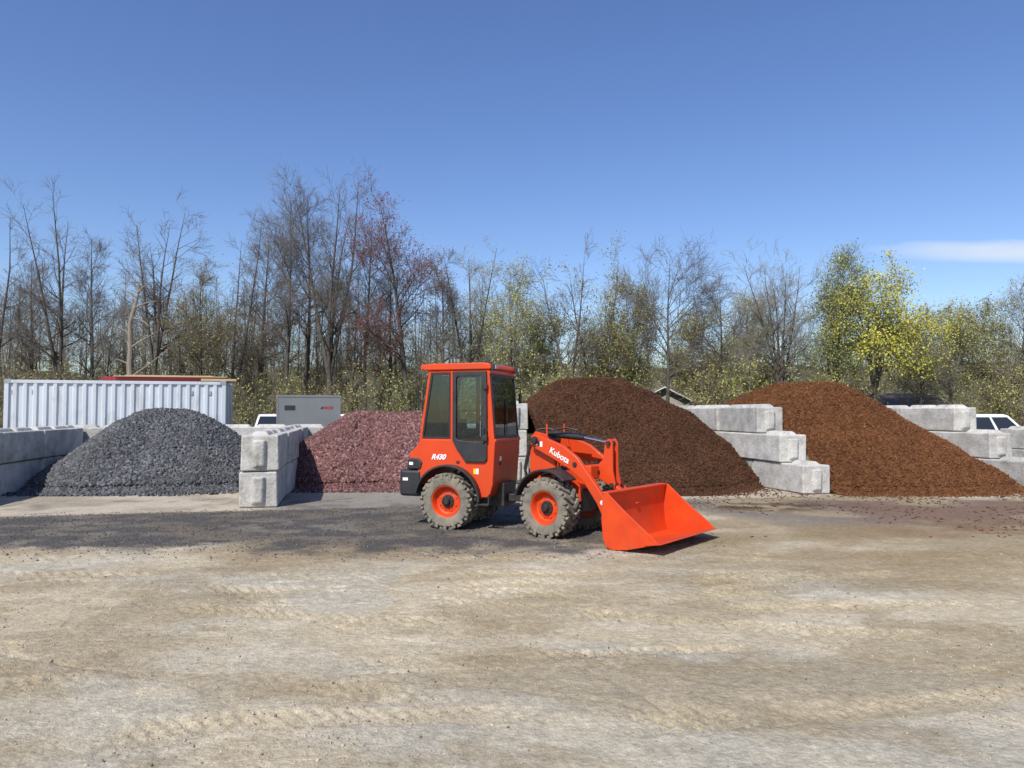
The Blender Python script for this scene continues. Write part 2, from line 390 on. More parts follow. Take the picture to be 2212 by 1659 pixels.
wall(4.75,(3.1,3.15,3.2),'behind the loader cab',.60)
wall(10.05,(-.05,.66,1.6),'between dark and bright mulch',.572)
wall(15.25,(-.05,.84,1.85),'right of the bright mulch',.572)
def backwall(u0, n, tiers, where, v=7.34):
    for t in range(tiers):
        for k in range(n):
            block(f'concrete block, {["leftmost","second from left","third from left","fourth from left"][k]} in {tn[tiers][t]} row, back wall behind {where}', u0+k*BL, v, t*.61, .61, BL-.01, 'b', BL if t == tiers-1 else None, key=False)
backwall(-5.9,3,2,'grey gravel'); backwall(-.40,3,2,'red gravel')
for i in (0,1): block(f'{["lower","upper"][i]} concrete block at far right edge beyond the bright mulch walls', 19.6, 3.2, i*.57, .57, BL, 'w', BL if i else None)

# ------------------------------------------------------------ piles
def pile(name, A, Bp, H, slope, clip, wallh, n, size, cols, mat, seed, rough, label, cat, flat=None, top=.35, lump=.25):
    A = np.array(A); Bp = np.array(Bp)
    x0,x1 = min(A[0],Bp[0])-H/slope-.6, max(A[0],Bp[0])+H/slope+.6; y0,y1 = min(A[1],Bp[1])-H/slope-.6, max(A[1],Bp[1])+H/slope*.7
    def hf(x,y):
        d = Bp-A; t = np.clip(((x-A[0])*d[0]+(y-A[1])*d[1])/(d@d),0,1)
        dx = x-A[0]-t*d[0]; dy = y-A[1]-t*d[1]; r = np.hypot(dx,dy)
        ang = np.arctan2(dy,dx)
        r = r*(1+.16*(fbm(ang*1.6+10,t*2,3,seed)-.5))+lump*(fbm(x*.9,y*.9,3,seed+5)-.5)
        z = H-slope*(np.sqrt(np.maximum(r,0)**2+top*top)-top)
        z = z+rough*(fbm(x*2.6,y*2.6,4,seed+9)-.5)
        z = np.where(z < .14, .14*np.exp(np.minimum((z-.14)/.14,0))-.035, z)   # soft toe
        u,v = uv(x,y)
        z = np.minimum(z, wallh[0]+slope*np.maximum(u-clip[0],0)); z = np.minimum(z, wallh[1]+slope*np.maximum(clip[1]-u,0))
        z = np.where((u < clip[0]) | ((u > clip[1]) & (v > -.12)), -.3, z)
        z = np.where(v > 7.3, -.3, z)
        return z
    st = .055; px_ = np.arange(x0,x1,st); py_ = np.arange(y0,y1,st)
    PX,PY = np.meshgrid(px_,py_); PZ = hf(PX,PY)
    PZ = PZ+rough*.35*(rng.random(PZ.shape)-.5)*(PZ > .02)
    a_,b_ = len(px_),len(py_); I = (np.arange(b_-1)[:,None]*a_+np.arange(a_-1)[None]).ravel()
    Fm = np.stack([I,I+1,I+a_+1,I+a_],1); zf = PZ.ravel(); Fm = Fm[(zf[Fm] > -.034).any(1) & (zf[Fm] > -.2).all(1)]
    Vm = np.stack([PX.ravel(),PY.ravel(),zf],1)
    used = np.unique(Fm); re = np.full(len(Vm),-1); re[used] = np.arange(len(used)); Vm = Vm[used]; Fm = re[Fm]
    cols = np.array(cols)
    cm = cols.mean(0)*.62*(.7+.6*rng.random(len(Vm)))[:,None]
    X = rng.uniform(x0,x1,n*3); Y = rng.uniform(y0,y1,n*3); Z = hf(X,Y)
    ok = (Z > .0) & ((Z > .10) | (rng.random(n*3) < .8)) & ((Y < max(A[1],Bp[1])+.5) | (rng.random(n*3) < .3))
    sp = (Z <= 0) & (Z > -.034) & (rng.random(n*3) < np.exp((Z)/.012)*.8)
    k = np.where(ok | sp)[0][:n]; X,Y,Z = X[k],Y[k],np.maximum(Z[k],0.0); m = len(k)
    s0 = size[0]+(size[1]-size[0])*rng.random(m)**1.8
    if flat is None:
        sz = np.stack([s0*rng.uniform(.9,1.5,m),s0*rng.uniform(.7,1.2,m),s0*rng.uniform(.4,.9,m)],1)
    else:
        sz = np.stack([s0*rng.uniform(.8,1.8,m),s0*rng.uniform(.14,.34,m),s0*rng.uniform(.10,.22,m)],1)
    V,Fq = chunks(np.stack([X,Y,Z+s0*(.25 if flat is None else .12)],1), sz, .3, flat)
    patch = .76+.48*fbm(X*1.3,Y*1.3,3,seed+31)
    cs = cols[rng.integers(0,len(cols),m)]*(.75+.5*rng.random(m))[:,None]*patch[:,None]
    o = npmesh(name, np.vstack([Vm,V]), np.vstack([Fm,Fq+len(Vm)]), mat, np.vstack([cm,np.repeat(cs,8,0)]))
    tag(o,label,cat); return o
pile('gravel_pile',(-8.25,16.9),(-7.55,17.1),1.63,.745,(-5.28,-.63),(.8,1.0),40000,(.024,.066),
     [(.072,.074,.080),(.098,.101,.108),(.056,.058,.062),(.14,.143,.15),(.080,.082,.087)],'stone',501,.08,'heap of blue grey crushed stone in the left bay','gravel pile',top=.28)
pile('gravel_pile',(-3.65,17.5),(-2.3,17.8),1.56,.72,(.02,4.42),(1.0,1.4),38000,(.024,.062),
     [(.140,.062,.059),(.18,.086,.080),(.108,.048,.046),(.24,.14,.128),(.15,.068,.063)],'stone',601,.08,'heap of dusty red crushed stone behind the loader','gravel pile',top=.28)
pile('mulch_pile',(1.15,18.0),(2.5,18.1),2.40,.735,(5.08,9.74),(1.6,1.72),60000,(.022,.062),
     [(.082,.038,.020),(.106,.049,.026),(.064,.031,.019),(.130,.062,.034)],'mulch',701,.12,'tall heap of dark brown shredded mulch right of the loader','mulch pile',flat=.5,top=.5,lump=.5)
pile('mulch_pile',(6.1,18.3),(7.7,18.4),2.31,.62,(10.38,14.93),(1.62,1.45),64000,(.022,.062),
     [(.150,.062,.026),(.19,.080,.033),(.112,.047,.021),(.225,.100,.043)],'mulch',801,.12,'heap of bright orange brown mulch at the right','mulch pile',flat=.5,top=.5,lump=.5)
pile('gravel_pile',(15.2,20.5),(16.6,20.8),.8,.6,(15.6,19.2),(.5,.5),5000,(.04,.09),
     [(.06,.063,.07),(.09,.094,.10),(.045,.048,.055)],'stone',901,.07,'low heap of grey stone past the last wall at right edge','gravel pile')
# mulch crumbs on the yard
n = 3600; X_ = rng.uniform(1.6,11,n); D_ = rng.uniform(9.5,15.2,n)
k = fbm(X_*.7,D_*.9,3,88)+.3*rng.random(n)+.04*(D_-12) > .62; X_,D_ = X_[k],D_[k]; n = len(X_); s0 = rng.uniform(.02,.06,n)
V,Fq = chunks(np.stack([X_,D_,gz(X_,D_)+.006],1), np.stack([s0,s0*.25,s0*.18],1), .3, .2)
tag(npmesh('mulch_crumbs', V, Fq, 'mulch', np.repeat(np.array([[.13,.055,.027]])*rng.uniform(.5,1.4,(n,1)),8,0)),'loose shreds of mulch spilled on the yard','mulch',kind='stuff')

# ------------------------------------------------------------ wheel loader
AR, AF = R(20), R(39)
rl = Vector((-.70,10.72,0)); fl = Vector((.78,9.94,0))
ld = empty('wheel_loader', rl, -AR)
tag(ld,'orange compact wheel loader with enclosed cab and lowered bucket parked in the yard','wheel loader')
MR = Matrix.Translation(rl) @ Matrix.Rotation(-AR,4,'Z'); MF = MR.inverted() @ (Matrix.Translation(fl) @ Matrix.Rotation(-AF,4,'Z'))
WR = .388
def arc(c, r, a0, a1, n): return [(c[0]+r*math.cos(R(a0+(a1-a0)*i/n)), c[1]+r*math.sin(R(a0+(a1-a0)*i/n))) for i in range(n+1)]
def wheel(parent, mtx, side):
    mt = mtx @ (Matrix.Identity(4) if side < 0 else Matrix.Rotation(math.pi,4,'Z'))
    t = MB()
    prof = [(.205,-.10),(.225,-.135),(.29,-.150),(.335,-.143),(.352,-.115),(.358,0),(.352,.115),(.335,.143),(.29,.150),(.225,.135),(.205,.10)]
    t.lathe(prof,40,close=True)
    for i in range(34):
        sgn = 1 if i%2 else -1
        a = 2*math.pi*i/34
        rot = Matrix.Rotation(-a+math.pi/2,3,'Y')
        sk = Matrix.Rotation(R(38)*sgn,3,'Z')
        t.box(rot @ Vector((0,sgn*.068,.368)), (.052,.165,.040), rot @ sk)
        t.box(rot @ Vector((.035*1,sgn*.140,.340)), (.05,.03,.075), rot)
    w = t.build('wheel','tyre',parent,mt,bevel=.008,seg=1)
    r = MB(); r.lathe([(0,-.052),(.105,-.052),(.150,-.040),(.172,-.050),(.188,-.095),(.205,-.122),(.217,-.128),(.222,-.118),(.215,.115),(0,.115)],40)
    for k in range(8):
        a = 2*math.pi*(k+.5)/8
        r.lathe([(0,-.056),(.014,-.056),(.014,-.03),(0,-.03)],10,(.128*math.cos(a),0,.128*math.sin(a)))
    r.build('rim','orange',w,mt,bevel=.002)
    h = MB(); h.lathe([(.0,-.118),(.034,-.118),(.042,-.108),(.046,-.075),(.088,-.072),(.092,-.053),(0,-.045)],24)
    for k in range(8):
        a = 2*math.pi*k/8+.2; h.tube((.070*math.cos(a),-.088,.070*math.sin(a)),(.070*math.cos(a),-.066,.070*math.sin(a)),.009,8)
    h.build('hub','steel',w,mt)
for sd in (-1,1):
    wheel(ld, Matrix.Translation((0,sd*.47,WR-.012)), sd)
    wheel(ld, MF @ Matrix.Translation((0,sd*.47,WR-.012)), sd)
# --- rear body
fen = arc((0,.388),.475,4,176,18)
body = [(.62,.50),(.65,.62),(.685,1.22),(-.44,1.22),(-.50,1.12),(-.60,1.03),(-.62,.86),(-.478,.80)]+fen[::-1][1:]+[(.50,.44),(.57,.44)]
MB().prism(body,-.50,.50).build('body','orange',ld,bevel=.02,seg=3)
MB().bb(-.76,-.43,-.52,.52,.42,.79).build('counterweight','black',ld,bevel=.045,seg=3)
MB().prism([(-.645,.80),(-.635,.93),(-.58,.955),(-.46,.955),(-.40,.90),(-.43,.80)],-.520,.520).build('rear_grille','black',ld,bevel=.02)
for sd in (-1,1):
    y0,y1 = (-.60,-.495) if sd < 0 else (.495,.60)
    m = MB(); oa = arc((0,.388),.492,0,170,18); ia = arc((0,.388),.462,170,0,18)
    m.prism(oa+ia,y0,y1); m.build('rear_fender','black',ld,bevel=.006)
MB().bb(-.35,.72,-.24,.24,.30,.62).bb(-.06,.06,-.42,.42,.32,.45).bb(.45,1.0,-.10,.10,.36,.46).build('chassis','steel',ld,bevel=.01)
MB().bb(.44,.62,-.58,-.46,.34,.365).bb(.44,.46,-.56,-.48,.36,.46).bb(.60,.62,-.56,-.48,.36,.46).build('step','black',ld,bevel=.005)
# --- cab
rx0 = lambda z: -.29-.15*(2.17-z)/.95      # sloping rear edge
fx = lambda z: .602+.070*(2.12-z)/.88      # raked windscreen
cab = MB()
for y0,y1 in ((-.50,-.465),(.465,.50)):
    cab.prism([(rx0(1.22)-.02,1.20),(rx0(1.22)+.018,1.20),(rx0(2.17)+.018,2.18),(rx0(2.17)-.02,2.18)],y0,y1)
    cab.prism([(.020,1.2),(.055,1.2),(.055,2.18),(.020,2.18)],y0,y1)
    cab.prism([(.580,1.2),(.674,1.2),(.597,2.18),(.562,2.18)],y0,y1)
    cab.prism([(rx0(2.14),2.145),(.58,2.145),(.58,2.18),(rx0(2.17),2.18)],y0+.003,y1-.003)
    cab.prism([(rx0(1.2),1.19),(.66,1.19),(.66,1.230),(rx0(1.23),1.230)],y0+.003,y1-.003)
cab.prism([(.575,2.125),(.615,2.125),(.605,2.18),(.57,2.18)],-.497,.497)
cab.prism([(.64,1.19),(.70,1.19),(.697,1.235),(.64,1.235)],-.497,.497)
cab.prism([(rx0(1.2)-.01,1.2),(rx0(1.2)+.04,1.2),(rx0(1.28)+.04,1.28),(rx0(1.28)-.01,1.28)],-.497,.497)
cab.build('cab_frame','orange',ld,bevel=.009)
MB().prism([(-.38,2.180),(.615,2.180),(.640,2.20),(.615,2.255),(.52,2.275),(-.30,2.275),(-.38,2.245)],-.525,.525).build('roof','orange',ld,bevel=.022,seg=3)
MB().bb(-.34,.55,-.45,.45,2.145,2.178).build('headliner','black',ld)
ws = MB().prism([(fx(1.24)-.007,1.24),(fx(1.24),1.24),(fx(2.12),2.12),(fx(2.12)-.007,2.12)],-.462,.462).build('windscreen','glass',ld)
fr = MB()
for y0,y1 in ((-.468,-.44),(.435,.468)): fr.prism([(fx(1.24)-.002,1.24),(fx(1.24)+.01,1.24),(fx(2.12)+.009,2.12),(fx(2.12)-.004,2.12)],y0,y1)
fr.prism([(fx(1.238)-.006,1.238),(fx(1.238)+.012,1.238),(fx(1.275)+.012,1.275),(fx(1.275)-.006,1.275)],-.45,.45); fr.prism([(fx(2.085)-.006,2.085),(fx(2.085)+.011,2.085),(fx(2.125)+.011,2.125),(fx(2.125)-.006,2.125)],-.45,.45)
fr.build('seal','black',ws,bevel=.003)
MB().path([(fx(1.28)+.018,-.05,1.28),(fx(1.6)+.018,.02,1.6),(fx(1.78)+.018,.05,1.78)],.007,6).build('wiper','black',ws)
MB().prism([(rx0(1.28)+.005,1.28),(rx0(1.28)+.012,1.28),(rx0(2.1)+.012,2.13),(rx0(2.1)+.005,2.13)],-.45,.45).build('rear_window','glass',ld)
for sd in (-1,1):
    y = sd*.482; a,b = min(y,y+sd*.006),max(y,y+sd*.006)
    q = [(rx0(1.24)+.024,1.233),(.018,1.233),(.018,2.142),(rx0(2.13)+.024,2.142)]
    g_ = MB().prism(q,a,b).build('side_window','glass',ld)
    qi = [(q[0][0]+.022,1.255),(-.004,1.255),(-.004,2.12),(q[3][0]+.022,2.12)]
    a2,b2 = min(y-sd*.01,y+sd*.020),max(y-sd*.01,y+sd*.020)
    MB().frame(q,qi,a2,b2).build('seal','black',g_,bevel=.004)
    ox = [(.065,2.12),(.10,2.155),(.535,2.155),(.568,2.12),(.574,.96),(.535,.915),(.26,.915),(.12,1.10),(.065,1.20)]
    ix = [(.118,2.06),(.145,2.09),(.480,2.09),(.505,2.06),(.505,1.26),(.485,1.20),(.31,1.20),(.145,1.22),(.118,1.25)]
    ya,yb = (-.532,-.480) if sd < 0 else (.480,.532)
    d = MB().frame(ox,ix,ya,yb).build('door','black',ld,bevel=.010)
    MB().prism([(.09,2.10),(.53,2.10),(.53,1.19),(.10,1.20)],sd*.505-.003,sd*.505+.003).build('pane','glass',d)
    hd = MB(); hd.box((.530,sd*.545,1.28),(.03,.03,.20)); hd.box((.530,sd*.550,1.24),(.04,.03,.05)); hd.build('handle','black',d,bevel=.008)
    for hz_ in (1.95,1.25): MB().box((.560,sd*.54,hz_),(.05,.035,.085)).build('hinge','steel',d,bevel=.006)
    MB().path([(.08,sd*.47,1.62),(.5,sd*.47,1.62)],.008,6).build('grab_bar','black',d)
mr = MB(); mr.path([(.60,.50,1.95),(.66,.60,1.95),(.66,.60,1.86)],.009,6); mr.box((.655,.605,1.80),(.03,.07,.15)); mr.build('mirror','black',ld,bevel=.008)
# interior
st = MB(); st.box((-.05,0,1.30),(.42,.44,.12)); st.box((-.22,0,1.60),(.12,.46,.56),Matrix.Rotation(R(-8),3,'Y')); st.box((-.265,0,1.95),(.09,.26,.17),Matrix.Rotation(R(-8),3,'Y'))
st.build('driver_seat','seat',ld,bevel=.04,seg=3)
MB().prism([(-.41,1.222),(-.12,1.222),(-.13,1.5),(-.37,1.5)],-.44,.44).build('engine_cover','seat',ld,bevel=.02)
MB().bb(-.38,.60,-.44,.44,1.2215,1.228).build('cab_floor','seat',ld)
sw = MB(); rm = Matrix.Translation((.40,0,1.58)) @ Matrix.Rotation(R(-32),4,'Y')
ring = [rm @ Vector((.18*math.cos(2*math.pi*k/20),.18*math.sin(2*math.pi*k/20),0)) for k in range(21)]
sw.path(ring,.016,6)
for k in range(3):
    a = 2*math.pi*k/3; sw.tube(rm @ Vector((0,0,-.02)), rm @ Vector((.18*math.cos(a),.18*math.sin(a),0)),.010,6)
sw.tube(rm @ Vector((0,0,0)), (.56,0,1.24),.03,8); sw.build('steering_wheel','black',ld)
MB().bb(.50,.63,-.38,.38,1.229,1.33).build('dashboard','black',ld,bevel=.02)
for sd in (-1,1):
    l = MB(); l.box((.655,sd*.46,2.215),(.06,.10,.085)); l.tube((.61,sd*.46,2.2),(.655,sd*.46,2.2),.02,6); l = l.build('work_lamp','black',ld,bevel=.012)
    MB().box((.688,sd*.46,2.215),(.008,.075,.06)).build('lens','lens',l,bevel=.003)
    l = MB().box((-.40,sd*.44,2.23),(.07,.10,.08)).build('rear_lamp','orange',ld,bevel=.015)
    MB().box((-.438,sd*.44,2.23),(.008,.08,.05)).build('lens','amber',l,bevel=.003)
text('R430',.100,'decal',ld,face_xz(-.16,-.507,.975),'model_lettering',.0035,.38)
MB().bb(-.60,-.54,-.526,-.521,.86,.90).build('sticker','decal',ld)
MB().bb(-.70,-.62,-.525,-.521,.64,.68).build('sticker','decal',ld)
MB().bb(.37,.405,-.505,-.5015,.755,.83).build('warning_sticker','yellow',ld); MB().bb(.41,.445,-.505,-.5015,.755,.83).build('warning_sticker','decal',ld)
MS = Matrix.Translation((.6665,0,.95)) @ Matrix.Rotation(R(3.3),4,'Y')
MB().bb(.0035,.0065,-.30,-.22,-.02,.04).build('sticker','decal',ld,MS); MB().bb(.0035,.0065,-.30,-.22,-.085,-.03).build('sticker','black',ld,MS)
MB().bb(.115,.16,-.512,-.5,.90,.93).build('latch','black',ld)
# --- front frame
def FB(m,name,mat,parent=ld,**k): return m.build(name,mat,parent,MF,**k)
FB(MB().bb(-.62,.30,-.19,.19,.30,.62).bb(-.06,.06,-.42,.42,.32,.45),'front_axle','steel',bevel=.01)
fm = MB()
for sd in (-1,1):
    y0,y1 = (-.235,-.205) if sd < 0 else (.205,.235)
    fm.prism([(-.50,.45),(.32,.45),(.30,.66),(-.05,.80),(-.22,1.30),(-.42,1.34),(-.50,1.22)],y0,y1)
fm.bb(-.50,-.44,-.205,.205,.45,1.05); fm.bb(-.3,.3,-.205,.205,.56,.64)
FB(fm,'front_frame','orange',bevel=.008)
FB(MB().tube((-.34,-.38,1.22),(-.34,.38,1.22),.045,14),'pivot_pin','steel'); FB(MB().tube((-.2,-.34,.62),(-.2,.34,.62),.035,12),'pivot_pin','steel')
for sd in (-1,1):
    y0,y1 = (-.62,-.33) if sd < 0 else (.33,.62)
    FB(MB().prism(arc((0,.388),.482,48,165,12)+arc((0,.388),.455,165,48,12),y0,y1),'front_fender','black',bevel=.006)
    y0,y1 = (-.335,-.265) if sd < 0 else (.265,.335)
    arm = [(-.42,1.25),(-.38,1.29),(-.30,1.30),(.12,1.16),(.33,1.02),(.60,.70),(.86,.38),(.95,.24),(.93,.14),(.84,.12),(.77,.18),(.62,.46),(.42,.72),(.20,.87),(-.10,1.01),(-.38,1.13),(-.42,1.17)]
    FB(MB().prism(arm,y0,y1),'lift_arm','orange',bevel=.012)
    yy = sd*.245
    FB(MB().tube((-.30,yy,.78),(.05,yy,.86),.042,14).tube((.05,yy,.86),(.30,yy,.93),.022,10),'lift_cylinder','black')
    for c_,r_ in (((.88,.20),.04),((-.34,1.22),.055),((.30,.93),.032)): FB(MB().tube((c_[0],sd*.348,c_[1]),(c_[0],sd*.24,c_[1]),r_,14),'arm_pin','steel')
    FB(MB().path([(-.24,sd*.20,1.28),(-.24,sd*.20,1.44)],.012,6),'guide_pin','orange')
FB(MB().bb(.36,.50,-.27,.27,.74,.92),'cross_member','orange',bevel=.02)
for y in (-.075,.05):
    FB(MB().prism([(.36,.80),(.50,.74),(.66,.66),(.72,.62),(.74,.70),(.70,.86),(.70,1.20),(.66,1.26),(.60,1.24),(.58,1.16),(.56,1.0)],y,y+.025),'bell_crank','orange',bevel=.005)
for c_,r_,h_ in (((.645,1.20),.03,.11),((.69,.67),.03,.10),((.48,.83),.035,.12)): FB(MB().tube((c_[0],-h_,c_[1]),(c_[0],h_,c_[1]),r_,12),'crank_pin','steel')
FB(MB().prism([(.66,.70),(.70,.62),(.97,.42),(1.02,.46),(.98,.52)],-.045,.045),'bucket_link','orange',bevel=.012)
FB(MB().path([(-.36,0,1.304),(-.30,0,1.30),(-.29,0,1.30),(.22,0,1.265)],[.035,.035,.045,.045],16),'tilt_cylinder','black')
FB(MB().tube((.22,0,1.265),(.645,0,1.20),.022,12),'cylinder_rod','chrome')
for hp in ([(-.2,-.10,1.36),(.0,-.09,1.39),(.16,-.06,1.36),(.20,-.03,1.31)],[(-.46,-.16,.9),(-.52,-.2,1.1),(-.44,-.18,1.36),(-.3,-.12,1.38),(-.2,-.1,1.36)],[(-.5,-.3,.62),(-.56,-.28,.85),(-.5,-.27,1.1),(-.46,-.26,1.2)],[(-.5,-.22,.6),(-.6,-.2,.8),(-.55,-.2,1.0),(-.5,-.2,1.15)]):
    FB(MB().path(hp,.013,6),'hydraulic_hose','black')
text('Kubota',.112,'decal',ld,MF @ face_xz(.06,-.339,1.035,R(-25)),'brand_lettering',.002)
FB(MB().bb(-.33,-.30,-.3385,-.336,1.16,1.23),'sticker','decal'); FB(MB().bb(-.255,-.215,-.3385,-.336,1.14,1.21),'sticker','decal'); FB(MB().bb(-.295,-.26,-.3385,-.336,1.15,1.22),'sticker','black')
for cx_,cz_,r_ in ((.705,.475,.028),(.738,.49,.016),(.735,.446,.016)):
    FB(MB().prism(arc((cx_,cz_),r_,0,345,15),-.3385,-.336),'round_mark','decal')
FB(MB().bb(.80,.86,-.3385,-.336,.285,.34),'sticker','decal'); FB(MB().bb(.805,.855,-.3385,-.336,.215,.265),'sticker','black')
# bucket
bw = .76
lip = (1.70,.125); topb = (1.00,.645)
bk = MB()
prof_o = [lip,(1.30,.025),(1.10,.005),(1.03,.03),(.985,.12),(.965,.35),(.985,.60),topb]
prof_i = [(1.02,.635),(1.008,.60),(.99,.35),(1.012,.14),(1.05,.055),(1.11,.032),(1.30,.052),(1.695,.138)]
bk.prism(prof_o+prof_i,-bw+.02,bw-.02)
sp = [lip,(1.30,.02),(1.10,.0),(1.02,.025),(.98,.12),(.958,.35),(.975,.60),(.99,.65),(1.05,.648),(1.30,.44),(1.64,.185)]
bk.prism(sp,-bw,-bw+.018); bk.prism(sp,bw-.018,bw)
FBk = FB(bk,'bucket','bucket',bevel=.005)
FB(MB().prism([(1.53,.098),(1.74,.128),(1.735,.134),(1.53,.112)],-bw-.012,bw+.012),'cutting_edge','bucket',FBk,bevel=.002)
FB(MB().bb(.94,1.04,-bw+.03,bw-.03,.635,.66),'top_bar','bucket',FBk,bevel=.008)
for y in (-.42,.42): FB(MB().prism([(.78,.15),(.88,.10),(.975,.10),(.955,.42),(.93,.34),(.84,.28)],y-.015,y+.015),'bucket_bracket','bucket',FBk,bevel=.005)
for y in (-.055,.055): FB(MB().prism([(.90,.40),(.955,.34),(.965,.60),(.92,.52)],y-.012,y+.012),'bucket_bracket','bucket',FBk,bevel=.005)

# ------------------------------------------------------------ container and load
CH = 2.51; CRZ = R(16); CL = 5.7
ct = empty('shipping_container',(pxX(8,20.3),20.3,0),CRZ); tag(ct,'weathered white corrugated shipping container behind the left bay','shipping container')
cw = 2.3
p = MB(); prof = []; x = .10
while x < CL-.16:
    prof += [(x,.055),(x+.085,.055),(x+.125,.008),(x+.20,.008)]; x += .245
prof.append((CL-.10,.055))
n = len(prof)
for fy in (lambda b: b, lambda b: cw-b):
    vs = [(a,fy(b),.16) for a,b in prof]+[(a,fy(b),CH-.1) for a,b in prof]; p.add(vs,[(i,i+1,n+i+1,n+i) for i in range(n-1)])
p.build('wall_panel','container',ct,angle=20)
f_ = MB()
for x in (0,CL-.11):
    for y in (0,cw-.11): f_.bb(x,x+.11,y,y+.11,.12,CH-.12)
f_.bb(.1,CL-.1,0,.06,CH-.11,CH-.02); f_.bb(.1,CL-.1,0.0,.08,.02,.16); f_.bb(.1,CL-.1,cw-.06,cw,CH-.11,CH-.02); f_.bb(.1,CL-.1,cw-.08,cw,.02,.16)
f_.build('frame','container',ct,bevel=.008)
for x in (-.006,CL-.156):
    for y in (-.006,cw-.156):
        for z in (0,CH-.12): MB().bb(x,x+.162,y,y+.162,z,z+.12).build('corner_casting','cont_dark',ct,bevel=.008)
MB().bb(.05,CL-.05,.05,cw-.05,CH-.06,CH-.03).build('roof','container',ct)
MB().bb(.1,CL-.1,.07,cw-.07,.1,.16).build('floor','cont_dark',ct)
dr = MB().bb(CL-.07,CL-.03,.11,cw-.11,.14,CH-.1).build('door','container',ct)
for y in (.35,.85,1.5,2.0): MB().tube((CL-.015,y,.1),(CL-.015,y,CH-.08),.018,8).build('locking_bar','trim',dr)
MB().bb(.03,.07,.11,cw-.11,.14,CH-.1).build('end_panel','container',ct)
for x in (.17,.66,CL-1.0,CL-.5): MB().bb(x,x+.10,.035,.05,CH-.42,CH-.30).build('vent','cont_dark',ct)
MC = Matrix.Translation(ct.location) @ Matrix.Rotation(CRZ,4,'Z')
def on_roof(m,name,mat,label,cat,group=None,bevel=.006):
    o = m.build(name,mat,None,None,bevel=bevel); o.matrix_world = MC; tag(o,label,cat,group); return o
for k in range(6): on_roof(MB().bb(2.3+.05*k,CL-.05-.10*(k%3),.35+.28*k,.50+.28*k,CH+.004,CH+.11),'steel_beam','redsteel','dark red steel beam lying along the container roof','steel beam','red beams on the container roof')
on_roof(MB().bb(2.65,CL-.02,.25,1.9,CH+.113,CH+.14),'plywood_sheet','board','lower tan plywood sheet on top of the red beams','plywood')
on_roof(MB().bb(2.9,CL-.4,.4,1.8,CH+.143,CH+.17),'plywood_sheet','board','upper tan plywood sheet on top of the red beams','plywood')
on_roof(MB().bb(CL-.7,CL+.28,.10,.24,CH+.005,CH+.07),'timber_plank','board','brown plank jutting past the right end of the container roof','plank')

# ------------------------------------------------------------ trailer
TY = 23.6; tx0 = pxX(598,TY); tw = .99
TRZ = R(15); tr = empty('enclosed_trailer',(tx0+tw*math.cos(TRZ),TY+tw*math.sin(TRZ),0),TRZ); tag(tr,'grey enclosed cargo trailer behind the back wall','trailer')
thh = pyZ(857,TY+.2)
MB().bb(-tw,tw,0,2.6,.45,thh).build('box','trailer',tr,bevel=.03)
tt = MB()
tt.bb(-tw-.01,tw+.01,-.012,2.612,thh-.02,thh+.05); tt.bb(-tw-.01,tw+.01,-.012,2.612,.40,.5)
tt.bb(-tw-.008,-tw+.05,-.01,.06,.5,thh-.02); tt.bb(tw-.05,tw+.008,-.01,.06,.5,thh-.02)
tt.build('trim','trailer',tr,bevel=.008)
MB().bb(-tw+.24,-tw+.56,-.016,-.002,thh-.42,thh-.28).build('vent','black',tr)
MB().prism([(.36,thh-.385),(.41,thh-.32),(.46,thh-.32),(.41,thh-.385)],-.016,-.004).build('emblem','black',tr)
text('PACE',.115,'reddecal',tr,face_xz(.60,-.012,thh-.35),'brand_lettering',.003,.3)
for sd in (-1,1):
    MB().lathe([(.2,-.1),(.33,-.1),(.35,-.06),(.35,.06),(.33,.1),(.2,.1)],24,(sd*(tw-.05),1.6,.35)).build('wheel','tyre2',tr)
MB().path([(0,.1,.46),(0,-.9,.46),(0,-.95,0)],.05,8).build('tow_bar','steel',tr)

